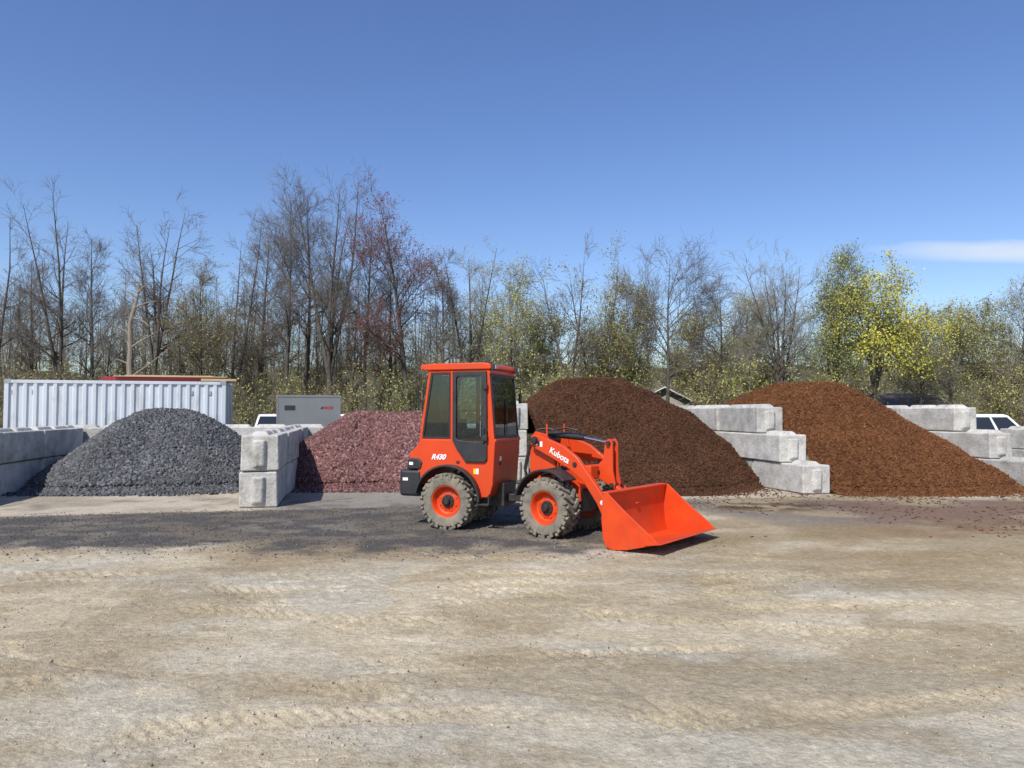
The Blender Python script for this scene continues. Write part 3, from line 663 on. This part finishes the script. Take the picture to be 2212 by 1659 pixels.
# ------------------------------------------------------------ vehicles
def vehicle(loc, rz, label, paint, pickup=True):
    t = empty('pickup_truck' if pickup else 'parked_car', loc, rz); tag(t,label,'pickup truck' if pickup else 'car')
    L_ = 2.8 if pickup else 2.25; hw = .95 if pickup else .88; k = 1.0 if pickup else .78
    low = [(-L_,.50),(-L_,1.08*k),(L_-1.35,1.08*k),(L_-.15,1.02*k),(L_,.92*k),(L_,.45),(L_-.45,.42)]+arc((L_-.98,.40),.45,0,180,10)+[(-L_+1.7,.38)]+arc((-L_+1.25,.40),.45,0,180,10)
    MB().prism(low,-hw,hw).build('body',paint,t,bevel=.05,seg=3)
    if pickup: cp = [(-.72,1.07),(-.62,1.78),(-.45,1.86),(.62,1.86),(.80,1.80),(1.48,1.07)]
    else: cp = [(-1.75,.83),(-1.0,1.38),(-.6,1.45),(.35,1.45),(.6,1.40),(1.35,.83)]
    c = MB(); nP = len(cp); zb = cp[0][1]; zt = max(q[1] for q in cp)
    ins = lambda z: .02+.16*(z-zb)/(zt-zb)
    c.add([(x,-hw+ins(z),z) for x,z in cp]+[(x,hw-ins(z),z) for x,z in cp],[list(range(nP)),list(range(2*nP-1,nP-1,-1))]+[(i,(i+1)%nP,nP+(i+1)%nP,nP+i) for i in range(nP)])
    c.build('cabin',paint,t,bevel=.04,seg=3)
    zl, zh = zb+.08, zt-.12
    def xb(z): return cp[0][0]+(cp[1][0]-cp[0][0])*(z-zb)/(cp[1][1]-zb)
    def xf(z): return cp[-1][0]+(cp[-2][0]-cp[-1][0])*(z-zb)/(cp[-2][1]-zb)
    for sd in (-1,1):
        for xa,xb_ in ((0,.47),(.53,1)):
            def pt(fx_,z):
                a = xb(z)+.09; e = xf(z)-.13; return (a+(e-a)*fx_, sd*(hw-ins(z)+.006), z)
            MB().add([pt(xa,zl),pt(xb_,zl),pt(xb_,zh),pt(xa,zh)],[(0,1,2,3)]).build('window','carglass',t)
        for xw in (L_-.98,-L_+1.25):
            w = MB().lathe([(.22,-.12),(.36,-.12),(.39,-.08),(.39,.08),(.36,.12),(.22,.12)],24,(xw,sd*(hw-.10),.39)).build('wheel','tyre2',t)
            MB().lathe([(.0,-.125),(.20,-.125),(.23,-.11),(.23,.11),(.20,.125),(0,.125)],16,(xw,sd*(hw-.10),.39)).build('rim','trim',w)
        MB().box((L_-.02,sd*(hw-.24),.82*k),(.08,.36,.16)).build('headlight','lens',t,bevel=.02)
        MB().box((-L_+.01,sd*(hw-.12),.85*k),(.06,.16,.3)).build('tail_lamp','reddecal',t,bevel=.01)
        MB().box((xf(zl)-.22,sd*(hw+.06),zl+.06),(.09,.16,.14)).build('mirror',paint,t,bevel=.02)
    def fp(s_,z,dx): return (xf(z)+dx, s_*(hw-ins(z)-.09), z)
    MB().add([fp(-1,zl-.02,.008),fp(1,zl-.02,.008),fp(1,zh+.03,.008),fp(-1,zh+.03,.008)],[(0,1,2,3)]).build('windscreen','carglass',t)
    def rp(s_,z): return (xb(z)-.008, s_*(hw-ins(z)-.12), z)
    MB().add([rp(-1,zl),rp(1,zl),rp(1,zh),rp(-1,zh)],[(0,1,2,3)]).build('rear_window','carglass',t)
    MB().box((L_+.02,0,.52),(.10,hw*1.9,.2)).build('bumper','trim',t,bevel=.03)
    MB().box((L_+.0,0,.80*k),(.06,hw*1.1,.22)).build('grille','black',t,bevel=.01)
    return t
def gnd(x,y): return float(gz(np.array([float(x)]),np.array([float(y)]))[0])
for px_,D_,rz,lab,pk in ((604,32,R(-78),'white pickup truck left of the grey trailer, only its cab showing',True),(718,32.5,R(-84),'white pickup truck right of the grey trailer, mostly hidden',True),
                   (2112,31,R(-8),'white pickup truck parked at the right edge behind the concrete wall',True),(893,33,R(-20),'white car glimpsed just left of the loader cab',False)):
    X = pxX(px_,D_); vehicle((X,D_,gnd(X,D_)), rz, lab, 'white', pk)

# ------------------------------------------------------------ houses
def house(px0, px1, D, zr, ze, depth, label, roofm, gable=False):
    x0, x1 = pxX(px0,D), pxX(px1,D); g0 = -.35; h = empty('house',((x0+x1)/2,D,g0)); tag(h,label,'house'); w = (x1-x0)/2
    ze -= g0; zr -= g0
    if gable:
        MB().prism([(-w,0),(w,0),(w,ze),(0,zr),(-w,ze)],0,depth).build('wall','siding',h)
        s_ = (zr-ze)/w; e = w+.4
        for sd in (-1,1):
            MB().add([(0,-.4,zr+.03),(sd*e,-.4,ze-.4*s_+.03),(sd*e,depth+.4,ze-.4*s_+.03),(0,depth+.4,zr+.03),(0,-.4,zr+.2),(sd*e,-.4,ze-.4*s_+.2),(sd*e,depth+.4,ze-.4*s_+.2),(0,depth+.4,zr+.2)],[(0,1,2,3),(4,5,6,7),(0,1,5,4),(2,3,7,6),(1,2,6,5),(0,3,7,4)]).build('roof',roofm,h)
            MB().add([(0,-.43,zr+.08),(sd*e,-.43,ze-.4*s_+.08),(sd*e,-.43,ze-.4*s_+.17),(0,-.43,zr+.17),(0,-.405,zr+.08),(sd*e,-.405,ze-.4*s_+.08),(sd*e,-.405,ze-.4*s_+.17),(0,-.405,zr+.17)],[(0,1,2,3),(4,5,6,7),(0,1,5,4),(2,3,7,6)]).build('fascia','white',h)
    else:
        MB().bb(-w+.3,w-.3,0,depth,0,ze).build('wall','siding',h)
        MB().prismx([(-.5,ze-.1),(depth/2,zr),(depth+.5,ze-.1)],-w,w).build('roof',roofm,h)
    for k in (-.5,.5):
        f = MB().bb(k*w-.6,k*w+.6,-.05,-.002,1.0,2.0).build('window','white',h); MB().bb(k*w-.52,k*w+.52,-.07,-.052,1.07,1.93).build('pane','carglass',f)
house(1366,1502,56,pyZ(840,56),pyZ(874,56),9,'small pale gabled house behind the dark mulch heap','greyroof',True)
house(1890,2075,46,pyZ(846,46),pyZ(879,46),8,'low house with a brown shingle roof behind the bright mulch','brownroof')
def blocked(X,D,H):     # keep the view of the two houses free of brush
    r = X/D*F+CX
    return (((r > 1385) & (r < 1505)) & (D < 57)) | (((r > 1875) & (r < 2095)) & (D < 55))

# ------------------------------------------------------------ trees
def norm(a): return a/np.maximum(np.linalg.norm(a,axis=-1,keepdims=True),1e-9)
def grow(P, D, L, R0, n, wig, up, taper):
    N = len(P); pts = np.zeros((N,n+1,3)); dirs = np.zeros((N,n+1,3)); pts[:,0] = P; d = norm(D); dirs[:,0] = d
    for i in range(n):
        d = d+rng.normal(0,wig,(N,3)); d[:,2] += up; d = norm(d); P = P+d*(L/n)[:,None]; pts[:,i+1] = P; dirs[:,i+1] = d
    t = np.linspace(0,1,n+1)
    return pts, dirs, R0[:,None]*(1-(1-taper)*t)[None]
def spawn(g, Lp, k, t0, ang, asd, ang1=None, ref=None):
    pts,dirs,rad = g; N,m,_ = pts.shape
    t = (np.arange(k)[None]+rng.random((N,k)))/k*(1-t0)+t0
    x = t*(m-1); i = np.minimum(x.astype(int),m-2); f = (x-i)[...,None]; r = np.arange(N)[:,None]
    P = pts[r,i]*(1-f)+pts[r,i+1]*f; d = dirs[r,i+1]; rr = rad[r,i]*(1-f[...,0])+rad[r,i+1]*f[...,0]
    am = ang if ang1 is None else ang+(ang1-ang)*t
    pe = norm(np.cross(d, rng.normal(size=d.shape))); a = np.radians(am+rng.normal(0,asd,(N,k)))[...,None]
    out = [P.reshape(-1,3), (d*np.cos(a)+pe*np.sin(a)).reshape(-1,3), t.ravel(), rr.ravel(), np.repeat(np.arange(N),k)]
    if ref is not None:      # short parents carry fewer children
        kp = rng.random(len(out[2])) < np.clip(Lp[out[4]]/ref,.15,1); out = [o[kp] for o in out]
    return out
def tubes(g, s):
    pts,dirs,rad = g; N,m,_ = pts.shape
    d = norm(pts[:,-1]-pts[:,0]); a = np.where(np.abs(d[:,2:3]) < .9,[[0,0,1.]],[[1.,0,0]]); u = norm(np.cross(d,a)); w = np.cross(d,u)
    th = 2*math.pi*np.arange(s)/s
    ring = u[:,None]*np.cos(th)[None,:,None]+w[:,None]*np.sin(th)[None,:,None]
    V = pts[:,:,None]+ring[:,None]*rad[:,:,None,None]
    b = (np.arange(N)*m*s)[:,None,None]+(np.arange(m-1)*s)[None,:,None]; k = np.arange(s)[None,None]; k2 = (k+1)%s
    return V.reshape(-1,3), np.stack([b+k,b+k2,b+s+k2,b+s+k],-1).reshape(-1,4)
def leaves(P, size):
    n = len(P); Rm = rot_rand(n); q = np.array([(-.5,-.35,0),(.5,-.35,0),(.5,.35,0),(-.5,.35,0)]); s_ = size*rng.uniform(.6,1.4,n)
    V = np.einsum('nij,kj->nki',Rm,q)*s_[:,None,None]+P[:,None]
    return V.reshape(-1,3), np.arange(n*4).reshape(-1,4)
def join(parts):
    Vs,Fs,Cs = [],[],[]; o = 0
    for V,Fq,c in parts: Vs.append(V); Fs.append(Fq+o); Cs.append(np.broadcast_to(c,(len(V),3))); o += len(V)
    return np.vstack(Vs),np.vstack(Fs),np.vstack(Cs)
TW = {'grey':(.165,.145,.125),'brown':(.165,.13,.095),'pale':(.27,.25,.20),'red':(.16,.105,.09)}
def tree(px, top, hwpx, D, label, tw='grey', leaf=None, lf=0, ls=.09, fork=1, lean=0, t0=.30, dens=1.0, ang=56, up=.028, name='bare_tree'):
    X = pxX(px,D); H = (pyZ(top,D)+.35)*1.02; hw = hwpx*D/F; g0 = -.36
    t = empty(name,(X,D,g0)); tag(t,label,'tree')
    r0 = H*.0090+.045
    if fork <= 1:
        tr_ = grow(np.zeros((1,3)),np.array([[lean,0,1.]]),np.array([H*.98]),np.array([r0]),14,.022,.03 if lean == 0 else .012,.06); stems = [tr_]; LS = np.array([H])
    else:
        fh = .14+.16*random.random()
        base = grow(np.zeros((1,3)),np.array([[lean,0,1.]]),np.array([H*fh]),np.array([r0*1.2]),5,.03,.02,.8)
        a0 = rng.uniform(-.5,.5); aa = a0+2*math.pi*np.arange(fork)/fork+rng.normal(0,.3,fork); sp_ = np.tan(np.radians(rng.uniform(8,15,fork)))*min(1.4,hw/(.18*H))
        dd = np.stack([np.cos(aa)*sp_,np.sin(aa)*sp_,np.ones(fork)],1)
        LS = H*(1-fh)*np.concatenate([[1.02],rng.uniform(.84,1.0,fork-1)])
        st_ = grow(np.repeat(base[0][:,-1],fork,0),dd,LS,np.full(fork,r0*.72),11,.026,.018,.08); stems = [base,st_]
    mt = stems[-1]
    k1 = int((28 if fork <= 1 else 15)*dens)
    P,dv,tt_,rr,pi = spawn(mt,LS,k1,t0 if fork <= 1 else .12,ang+4,9,ang-18)
    prof = np.clip(1.10-.70*np.abs(tt_-.50)/.50,.38,1.10) if fork <= 1 else (1.05-.62*tt_)
    L1 = hw*(1.75 if fork <= 1 else 1.30)*prof*rng.uniform(.55,1.2,len(tt_))
    l1 = grow(P,dv,L1,np.minimum(rr*.5,.065),7,.07,up*1.3,.15); ref = hw*1.5
    P,dv,tt_,rr,pi = spawn(l1,L1,9,.20,40,11,None,ref); L2 = L1[pi]*(.58-.30*tt_)*rng.uniform(.6,1.35,len(tt_))+.14
    l2 = grow(P,dv,L2,np.clip(rr*.6,.010,.028),4,.08,up*1.2,.35)
    P,dv,tt_,rr,pi = spawn(l2,L2,int(6*dens+.5),.15,38,12,None,ref*.55); L3 = L2[pi]*(.62-.28*tt_)*rng.uniform(.7,1.3,len(tt_))+.12
    l3 = grow(P,dv,L3,np.clip(rr*.6,.0075,.014),3,.09,up*1.4,.5)
    P,dv,tt_,rr,pi = spawn(l3,L3,5,.2,36,12,None,ref*.32); L4 = L3[pi]*.6*rng.uniform(.7,1.3,len(tt_))+.12
    l4 = grow(P,dv,L4,np.full(len(P),.0066),2,.09,up*1.4,.55)
    V,Fq,_ = join([(*tubes(s_,8),(0,0,0)) for s_ in stems]+[(*tubes(l1,5),(0,0,0))])
    npmesh('trunk',V,Fq,'bark',None,True,t)
    tc = np.array(TW[tw])
    parts = [(*tubes(l2,4),tc*.85),(*tubes(l3,3),tc),(*tubes(l4,3),tc*1.1)]
    if leaf is not None:
        tips = np.vstack([l4[0][:,-1],l4[0][:,1],l3[0][:,-1]]); rep = 3; tips = tips[rng.random(len(tips)) < lf*1.7]
        tips = np.repeat(tips,rep,0)+rng.normal(0,.20,(len(tips)*rep,3))
        V,Fq = leaves(tips,ls*.80); cl = np.array(leaf)[None]*rng.uniform(.7,1.2,(len(tips),1)); parts.append((V,Fq,np.repeat(cl,4,0)))
    V,Fq,cc = join(parts); npmesh('crown',V,Fq,'crown',cc,False,t)
    return len(l4[0])
YG = (.38,.38,.09); OL = (.31,.31,.09); RB = (.25,.07,.06); PG = (.35,.36,.12)
TREES = [
 (-12,478,60,46,'tall bare tree cut by the left edge of the picture',dict(fork=2)),
 (122,436,82,47,'tall bare spreading tree above the left half of the container',dict(fork=3)),
 (196,512,48,48,'slim bare tree just right of the tall one above the container',dict()),
 (60,560,42,50,'thin bare tree left of the container middle',dict(tw='brown')),
 (338,466,80,46,'dark bare tree with several stems beside the pale dead trunk',dict(fork=4)),
 (432,592,50,45,'low twiggy brown tree right of the container end',dict(tw='brown',leaf=OL,lf=.08,ls=.07)),
 (508,482,62,48,'upright bare tree left of the grey trailer',dict(fork=2)),
 (562,500,40,50,'narrow bare tree directly above the left side of the trailer',dict(tw='brown')),
 (612,413,66,47,'very tall bare tree standing above the grey trailer',dict()),
 (655,416,50,49,'very tall slender bare tree right of the trailer top',dict(t0=.38)),
 (715,402,98,46,'tallest bare tree with a wide forked crown right of the trailer',dict(fork=4,dens=1.1)),
 (790,495,46,48,'thin bare tree between the tallest tree and the red budded one',dict(tw='brown')),
 (886,434,74,46,'tall tree covered in dark red buds above the loader cab',dict(tw='red',leaf=RB,lf=.11,ls=.09,name='budding_tree')),
 (845,560,40,50,'low bare tree left of the red budded tree',dict(tw='brown')),
 (952,560,36,46,'thin broken looking bare tree right of the red budded tree',dict(t0=.4,dens=.8)),
 (1016,548,56,47,'pale grey tree with a faint green tinge above the right side of the cab',dict(tw='pale',fork=3,leaf=PG,lf=.06,ls=.075)),
 (1102,610,54,46,'small yellow green tree above the loader arm',dict(tw='pale',leaf=YG,lf=.17,ls=.085,name='leafing_tree')),
 (1172,700,46,47,'low olive tree at the left of the dark mulch heap',dict(tw='brown',leaf=OL,lf=.20,ls=.08,name='leafing_tree')),
 (1238,566,78,45,'dark tree leaning left above the dark mulch heap',dict(fork=2,lean=-.10)),
 (1290,582,74,47,'bushy olive green tree above the dark mulch heap',dict(tw='brown',fork=3,leaf=(.34,.33,.09),lf=.28,ls=.09,name='leafing_tree')),
 (1355,636,46,48,'low olive tree on the right of the bushy olive one',dict(tw='brown',leaf=OL,lf=.24,ls=.085,name='leafing_tree')),
 (1440,558,80,45,'grey bare tree with drooping twigs above the gap between the mulch heaps',dict(up=.01)),
 (1510,690,50,50,'low yellow green tree between the drooping grey tree and the gnarled one',dict(tw='brown',leaf=YG,lf=.2,ls=.085,name='leafing_tree')),
 (1560,618,50,46,'dark gnarled bare tree left of the fan shaped tree',dict(tw='brown',dens=.8)),
 (1688,564,86,46,'fan shaped fine twigged grey tree above the bright mulch heap',dict(tw='pale',fork=5,dens=1.1)),
 (1600,655,46,50,'small olive tinged tree behind the left end of the bright mulch',dict(tw='pale',leaf=PG,lf=.20,ls=.085,name='leafing_tree')),
 (1800,572,46,45,'narrow green leafing tree left of the bright yellow green tree',dict(leaf=(.29,.32,.09),lf=.26,ls=.085,name='leafing_tree')),
 (1884,598,86,44,'bright yellow green tree in young leaf at the right',dict(tw='pale',leaf=(.47,.45,.07),lf=.50,ls=.11,fork=4,name='leafing_tree')),
 (1985,690,36,45,'thin bare tree right of the bright yellow green tree',dict(tw='pale',dens=.7)),
 (2060,696,56,46,'grey green tree above the last concrete wall',dict(tw='pale',leaf=PG,lf=.24,ls=.085,name='leafing_tree')),
 (2130,684,54,47,'dull olive tree above the white pickup at the right',dict(tw='brown',leaf=OL,lf=.24,ls=.085,name='leafing_tree')),
 (2205,632,54,45,'bare grey tree at the right edge of the picture',dict(tw='pale',leaf=PG,lf=.08,ls=.07)),
]
nt4 = 0
for px_,top,hwp,D_,lab,kw in TREES: nt4 += tree(px_,top,hwp,D_,lab,**kw)
print('twigs', nt4)
# pale dead trunk with broken stubs
DD = 40; dt = empty('dead_tree',(pxX(270,DD),DD,-.36)); tag(dt,'pale dead leaning trunk with broken stubs behind the container','dead tree')
m = MB(); hz = pyZ(606,DD)+.36; dx = pxX(292,DD)-pxX(270,DD)
lx = lambda t: dx*t+.16*math.sin(t*7)+.05*math.sin(t*23)
pts = [(lx(t),.05*math.sin(t*15),hz*t) for t in np.linspace(0,1,13)]
m.path(pts,[.25,.22,.21,.18,.19,.16,.15,.13,.12,.10,.10,.07,.03],9)
for t,l,a,dz in ((.93,.7,1,.5),(.9,.7,-1,.4),(.84,1.3,1,.35),(.78,1.1,1,-.5),(.68,.9,-1,.5),(.6,1.6,1,.9),(.5,.8,-1,.3),(.42,2.2,1,1.6),(.35,.7,-1,.2)):
    b = Vector((lx(t),0,hz*t)); m.path([b,b+Vector((a*l*.5,-.1,dz*.4+.10)),b+Vector((a*l,-.2,dz))],[.06,.04,.015],6)
m.build('trunk','deadwood',dt)
# woodland behind, one mass
def wood(name, N, X, D, H, cols, leafc, lf, ls, label, k1=11, spread=.26, r=.006, t0=.12):
    P0 = np.stack([X,D,np.full(N,-.4)],1); g = grow(P0,np.stack([rng.normal(0,.04,N),rng.normal(0,.04,N),np.ones(N)],1),H,H*r+.018,8,.024,.02,.10)
    P,dv,t,rr,pi = spawn(g,H,k1,t0,50,11,32); L1 = H[pi]*spread*np.clip(1.1-.95*np.abs(t-.4)/.6,.2,1.1)*rng.uniform(.5,1.2,len(t)); l1 = grow(P,dv,L1,np.clip(rr*.5,.010,.04),4,.07,.04,.4)
    pa = pi; P,dv,t,rr,pi = spawn(l1,L1,8,.15,38,12,None,H.mean()*spread); L2 = L1[pi]*.5*rng.uniform(.6,1.3,len(t)); l2 = grow(P,dv,L2,np.full(len(t),.011),2,.09,.06,.5)
    pb = pa[pi]; P,dv,t,rr,pi = spawn(l2,L2,5,.2,36,13,None,H.mean()*spread*.5); L3 = L2[pi]*.6+.1; l3 = grow(P,dv,L3,np.full(len(t),.008),2,.09,.06,.5); pc = pb[pi]
    cb = cols[rng.integers(0,len(cols),N)]
    parts = []
    for gg,s_,idx in ((g,5,np.arange(N)),(l1,3,pa),(l2,3,pb),(l3,3,pc)):
        V,Fq = tubes(gg,s_); parts.append((V,Fq,np.repeat(cb[idx],gg[0].shape[1]*s_,0)))
    lc = leafc[rng.integers(0,len(leafc),N)]; lw = lf*rng.random(N)**1.2*2*np.where(X > -2,1.5,.7)
    tips = np.vstack([l3[0][:,-1],l2[0][:,-1],l3[0][:,1]]); ti = np.concatenate([pc,pb,pc]); k = rng.random(len(tips)) < lw[ti]; tips = tips[k]; ti = ti[k]
    V,Fq = leaves(tips+rng.normal(0,.20,tips.shape),ls); parts.append((V,Fq,np.repeat(lc[ti]*rng.uniform(.7,1.25,(len(ti),1)),4,0)))
    V,Fq,cc = join(parts); tag(npmesh(name,V,Fq,'crown',cc),label,'woodland',kind='stuff')
N = 470; D_ = rng.uniform(49,76,N); X_ = rng.uniform(-.76,.76,N)*D_
H_ = np.where(X_ < 0, rng.uniform(7,13.5,N), rng.uniform(5.5,10.2,N))*D_/60
k = ~blocked(X_,D_,H_); X_,D_,H_ = X_[k],D_[k],H_[k]; N = len(X_)
wood('woodland',N,X_,D_,H_,np.array([(.14,.118,.095),(.18,.15,.11),(.25,.23,.185),(.12,.10,.08)]),np.array([(.34,.34,.10),(.40,.40,.12),(.30,.28,.11),(.29,.31,.10)]),.42,.080,'thin bare trunks and twigs of the wood behind the yard',14,.22,.0068)
N = 470; D_ = rng.uniform(38,54,N); X_ = rng.uniform(-.76,.76,N)*D_; H_ = rng.uniform(1.8,5.0,N)
k = ~blocked(X_,D_,H_); X_,D_,H_ = X_[k],D_[k],H_[k]; N = len(X_)
wood('undergrowth',N,X_,D_,H_,np.array([(.19,.155,.105),(.25,.21,.15),(.16,.135,.09)]),np.array([(.36,.36,.10),(.34,.32,.11),(.30,.33,.10)]),.55,.070,'brown and pale green brush along the foot of the wood',12,.29)

# ------------------------------------------------------------ hills
hx = np.linspace(-700,700,300); hy = np.linspace(110,520,60); HX,HYY = np.meshgrid(hx,hy)
tt = (HYY-110)/410
HZ = -1+ (11+24*fbm(HX*.006+3,HYY*.004,4,31))*sm(tt,0,.75)+ 3.0*fbm(HX*.12,HYY*.12,3,32)*sm(tt,0,.3)
a_ = len(hx); b_ = len(hy); I = (np.arange(b_-1)[:,None]*a_+np.arange(a_-1)[None]).ravel()
tag(npmesh('hills',np.stack([HX.ravel(),HYY.ravel(),HZ.ravel()],1),np.stack([I,I+1,I+a_+1,I+a_],1),'hill',None,True),kind='structure')

# ------------------------------------------------------------ sky, sun, camera
EL = R(48); az = math.atan2(-.45,-.89)       # towards the sun
w = bpy.data.worlds.new('World'); S.world = w; w.use_nodes = True; nt = w.node_tree; N_ = nt.nodes; L_ = nt.links
bg = N_['Background']; sky = N_.new('ShaderNodeTexSky'); sky.sky_type = 'NISHITA'; sky.sun_disc = False
sky.sun_elevation = EL; sky.sun_rotation = az % (2*math.pi); sky.air_density = 1.0; sky.dust_density = .6; sky.ozone_density = 2.8; sky.altitude = 200
hs = N_.new('ShaderNodeHueSaturation'); hs.inputs['Hue'].default_value = .512; hs.inputs['Saturation'].default_value = 1.14; hs.inputs['Value'].default_value = 1.36; L_.new(sky.outputs[0],hs.inputs['Color'])
tc = N_.new('ShaderNodeTexCoord'); sx = N_.new('ShaderNodeSeparateXYZ'); L_.new(tc.outputs['Generated'],sx.inputs[0])
def mth(op,a,b=None,c=None):
    q = N_.new('ShaderNodeMath'); q.operation = op
    for i,v in enumerate((a,b,c)):
        if v is None: continue
        if hasattr(v,'is_output'): L_.new(v,q.inputs[i])
        else: q.inputs[i].default_value = v
    return q.outputs[0]
yy = mth('MAXIMUM',sx.outputs[1],.01); A_ = mth('DIVIDE',sx.outputs[0],yy); E_ = mth('DIVIDE',sx.outputs[2],yy)
cbn = N_.new('ShaderNodeCombineXYZ'); L_.new(mth('MULTIPLY',A_,5.0),cbn.inputs[0]); L_.new(mth('MULTIPLY',E_,34.0),cbn.inputs[1])
ns = N_.new('ShaderNodeTexNoise'); ns.inputs['Scale'].default_value = 1.0; ns.inputs['Detail'].default_value = 5; L_.new(cbn.outputs[0],ns.inputs['Vector'])
nz = mth('SUBTRACT',ns.outputs[0],.5)
ea = mth('DIVIDE',mth('SUBTRACT',A_,.72),.25); ee = mth('DIVIDE',mth('SUBTRACT',mth('ADD',E_,mth('MULTIPLY',nz,.014)),.219),.0185)
rr_ = mth('ADD',mth('MULTIPLY',ea,ea),mth('MULTIPLY',ee,ee))
mk_ = mth('MULTIPLY',mth('SMOOTH_MIN',mth('MAXIMUM',mth('SUBTRACT',1.0,mth('ADD',rr_,mth('MULTIPLY',nz,.9))),0.0),1.0,.1),.85)
mx = N_.new('ShaderNodeMix'); mx.data_type = 'RGBA'; L_.new(mk_,mx.inputs[0]); L_.new(hs.outputs[0],mx.inputs[6]); mx.inputs[7].default_value = (6.8,7.4,8.2,1)
L_.new(mx.outputs[2],bg.inputs[0]); bg.inputs[1].default_value = .115
sd = bpy.data.lights.new('sun','SUN'); sd.energy = 5.0; sd.angle = R(.5); sd.color = (1,.955,.88)
so = bpy.data.objects.new('sun',sd); C.objects.link(so)
tos = Vector((math.sin(az)*math.cos(EL),math.cos(az)*math.cos(EL),math.sin(EL))); so.rotation_euler = tos.to_track_quat('Z','Y').to_euler(); so.location = (-5,-8,14)
cd = bpy.data.cameras.new('camera'); cd.sensor_width = 36; cd.lens = 36*F/2212; cd.clip_end = 3000; cd.clip_start = .05
co = bpy.data.objects.new('camera',cd); C.objects.link(co); co.location = (0,0,CAMH)
co.rotation_euler = (R(90)+math.atan(60.5/F),0,0); S.camera = co
S.view_settings.view_transform = 'Standard'; S.view_settings.look = 'None'; S.view_settings.exposure = 0
